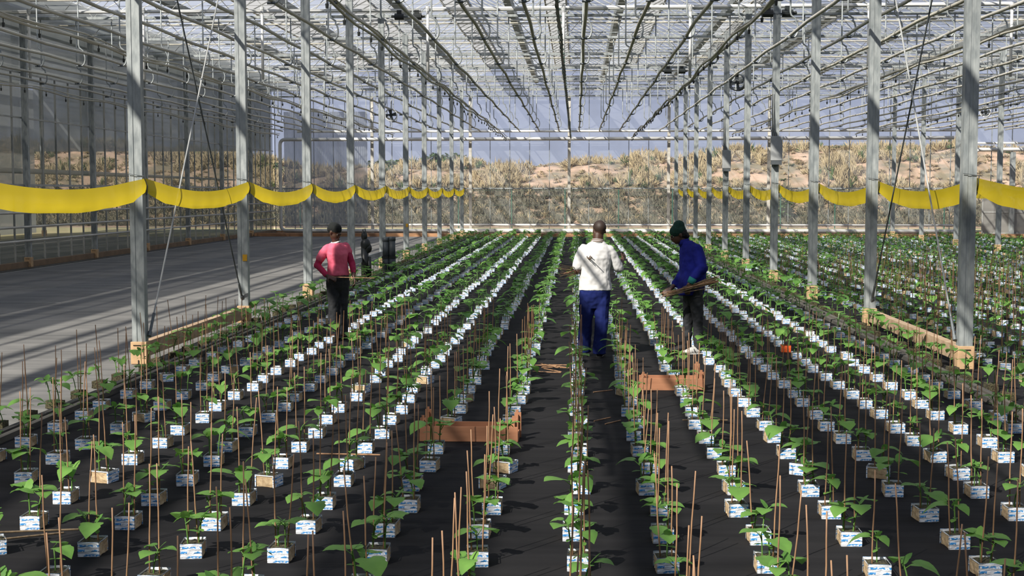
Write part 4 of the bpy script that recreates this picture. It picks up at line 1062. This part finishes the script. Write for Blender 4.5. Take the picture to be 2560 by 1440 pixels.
# ------------------------------------------------------------ outdoors: dry bank, brush, fence, bushes
def bank_h(x, y):
    d = max(y - 78.5, -(x + 33) * 1.0 if x < -33 else -9, 0)
    if y < 78.5: d = max(0, -(x + 33))
    t_ = min(1, d / 13.0); s_ = t_ * t_ * (3 - 2 * t_)
    crest = 4.2 + 0.75 * math.tanh((x - 5) / 13) + 1.5 * max(0.0, min(1.0, (-19 - x) / 9)) + 0.45 * noise.noise(Vector((x * .16, y * .10, 0))) + 0.3 * noise.noise(Vector((x * .45, y * .3, 5)))
    return -0.05 + s_ * crest + s_ * 0.35 * noise.noise(Vector((x * .35, y * .35, 3)))
g = MB(); nx, ny = 150, 90; xs = [-62 + 110 * i / nx for i in range(nx + 1)]; ys = [8 + 104 * j / ny for j in range(ny + 1)]
for y in ys:
    for x in xs: g.v.append((x, y, bank_h(x, y) if (y > 77 or x < -31) else -0.3))
for j in range(ny):
    for i in range(nx):
        if ys[j] > 76 or xs[i] < -30: q = j * (nx + 1) + i; g.face((q, q + 1, q + nx + 2, q + nx + 1))
struct(g.build('ground', 'bank_soil', smooth=True), 'dry earth bank rising behind the greenhouse')
def tuft(g, x, y, z, h_, r_, nb, rr, m=0):
    """rounded clump: arching blades fanning out from the root over a half dome"""
    for _ in range(nb):
        a = rr.uniform(0, 6.28); e_ = math.asin(rr.uniform(.12, 1)); L = rr.uniform(.7, 1.05)
        ca, sa = math.cos(a), math.sin(a); ho, ve = math.cos(e_) * r_ * L, math.sin(e_) * h_ * L
        wx, wy = -sa * .022, ca * .022
        if rr.random() < .5: wx, wy = .022, 0.008
        p0 = (x + ho * .1, y, z - .03)
        p1 = (x + ca * ho * .5, y + sa * ho * .5, z + ve * .68); p2 = (x + ca * ho, y + sa * ho, z + ve)
        k = len(g.v); g.v += [(p0[0] - wx, p0[1] - wy, p0[2]), (p0[0] + wx, p0[1] + wy, p0[2]), (p1[0] + wx, p1[1] + wy, p1[2]), p2, (p1[0] - wx, p1[1] - wy, p1[2])]
        g.face((k, k + 1, k + 2, k + 3, k + 4), m)
gr = MB(); rr = random.Random(9); n = 0
while n < 8500:
    x = rr.uniform(-46, 30); y = 79 + 15 * rr.random()
    dens = noise.noise(Vector((x * .33, y * .4, 8)))
    z = bank_h(x, y)
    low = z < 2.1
    if not low and dens < 0.03 and z < 4.6 and rr.random() < .78: continue
    n += 1
    if low: tuft(gr, x, y, z, rr.uniform(.3, .75), rr.uniform(.35, .7), 20, rr, 1 if rr.random() < .9 else 0)  # low clumps mostly grey brush, with the shade put into its darker colour
    else: tuft(gr, x, y, z, rr.uniform(.3, .8) * (1 + dens) * (.45 if dens < .03 else 1), rr.uniform(.3, .65), 24, rr, 0 if rr.random() < .93 else 2)
n = 0
while n < 700:
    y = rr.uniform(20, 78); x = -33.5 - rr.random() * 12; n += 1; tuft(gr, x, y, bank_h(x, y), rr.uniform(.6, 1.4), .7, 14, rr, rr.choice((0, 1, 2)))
tag(gr.build('dry_grass', ['dry_grass', 'shaded_grey_brush', 'bush_green']), 'tufts of dry straw coloured grass and grey brush darkened for shade covering the bank', 'grass', kind='stuff')
def bush(x, y, z, rx, rz_, nb, label, seed, mt='bush_green'):
    rr = random.Random(seed); root = tag(empty('bush', (x, y, z)), label, 'bush')
    g = MB()
    for _ in range(nb):
        u, v_ = rr.uniform(0, 6.28), rr.uniform(-.2, 1.4); s_ = rr.uniform(.55, 1.0) * (1 + .25 * noise.noise(Vector((math.cos(u) * 2, math.sin(u) * 2, v_ * 2 + seed))))
        p = (rx * s_ * math.cos(u) * math.cos(v_ * .9), rx * .7 * s_ * math.sin(u) * math.cos(v_ * .9), rz_ * (.35 + .65 * math.sin(v_) * s_))
        leaf(g, p, rr.uniform(0, 6.28), rr.uniform(.14, .26), rr.uniform(-.6, .8), .2, 0, True)
    g.build('foliage', mt, root)
    g = MB()
    for k in range(4): g.tube([(0, 0, -.3), (rx * .4 * math.cos(k * 1.6), rx * .3 * math.sin(k * 1.6), rz_ * .6)], .04, 5)
    g.build('branch', 'kerb', root)
bush(-13.2, 95.5, 2.95, 2.0, 1.3, 1500, 'dark green bush on the crest of the bank, left and lower of the two', 31)
bush(-9.4, 96.5, 2.95, 2.4, 1.75, 2200, 'larger rounded green bush on the crest of the bank at the left', 32)
bush(12.2, 80.5, 0.3, 0.7, 1.3, 420, 'small green bush at the foot of the bank behind the right columns', 33)
bush(-21.0, 90, 2.2, 2.0, 1.8, 900, 'greyish green bush behind the corrugated sheet', 34)
# low weeds against the back wall
for x, sd_ in ((-5.2, 41), (7.0, 42)):
    pass
fn = tag(empty('wire_fence', (0, 76.5, 0)), 'dark green post and wire fence between the greenhouse and the bank', 'fence')
for k in range(-7, 11):
    x = -0.62 + 3.03 * k; g = MB(); g.tube([(x, 0, -.05), (x, 0, 2.15)], .035, 6); g.build('fence_post', 'green_post', fn)
g = MB()
for z in (.15, .7, 1.25, 1.8, 2.1): g.tube([(-23, 0, z), (30, 0, z)], .005, 4, caps=False)
g.build('fence_wire', 'green_post', fn)
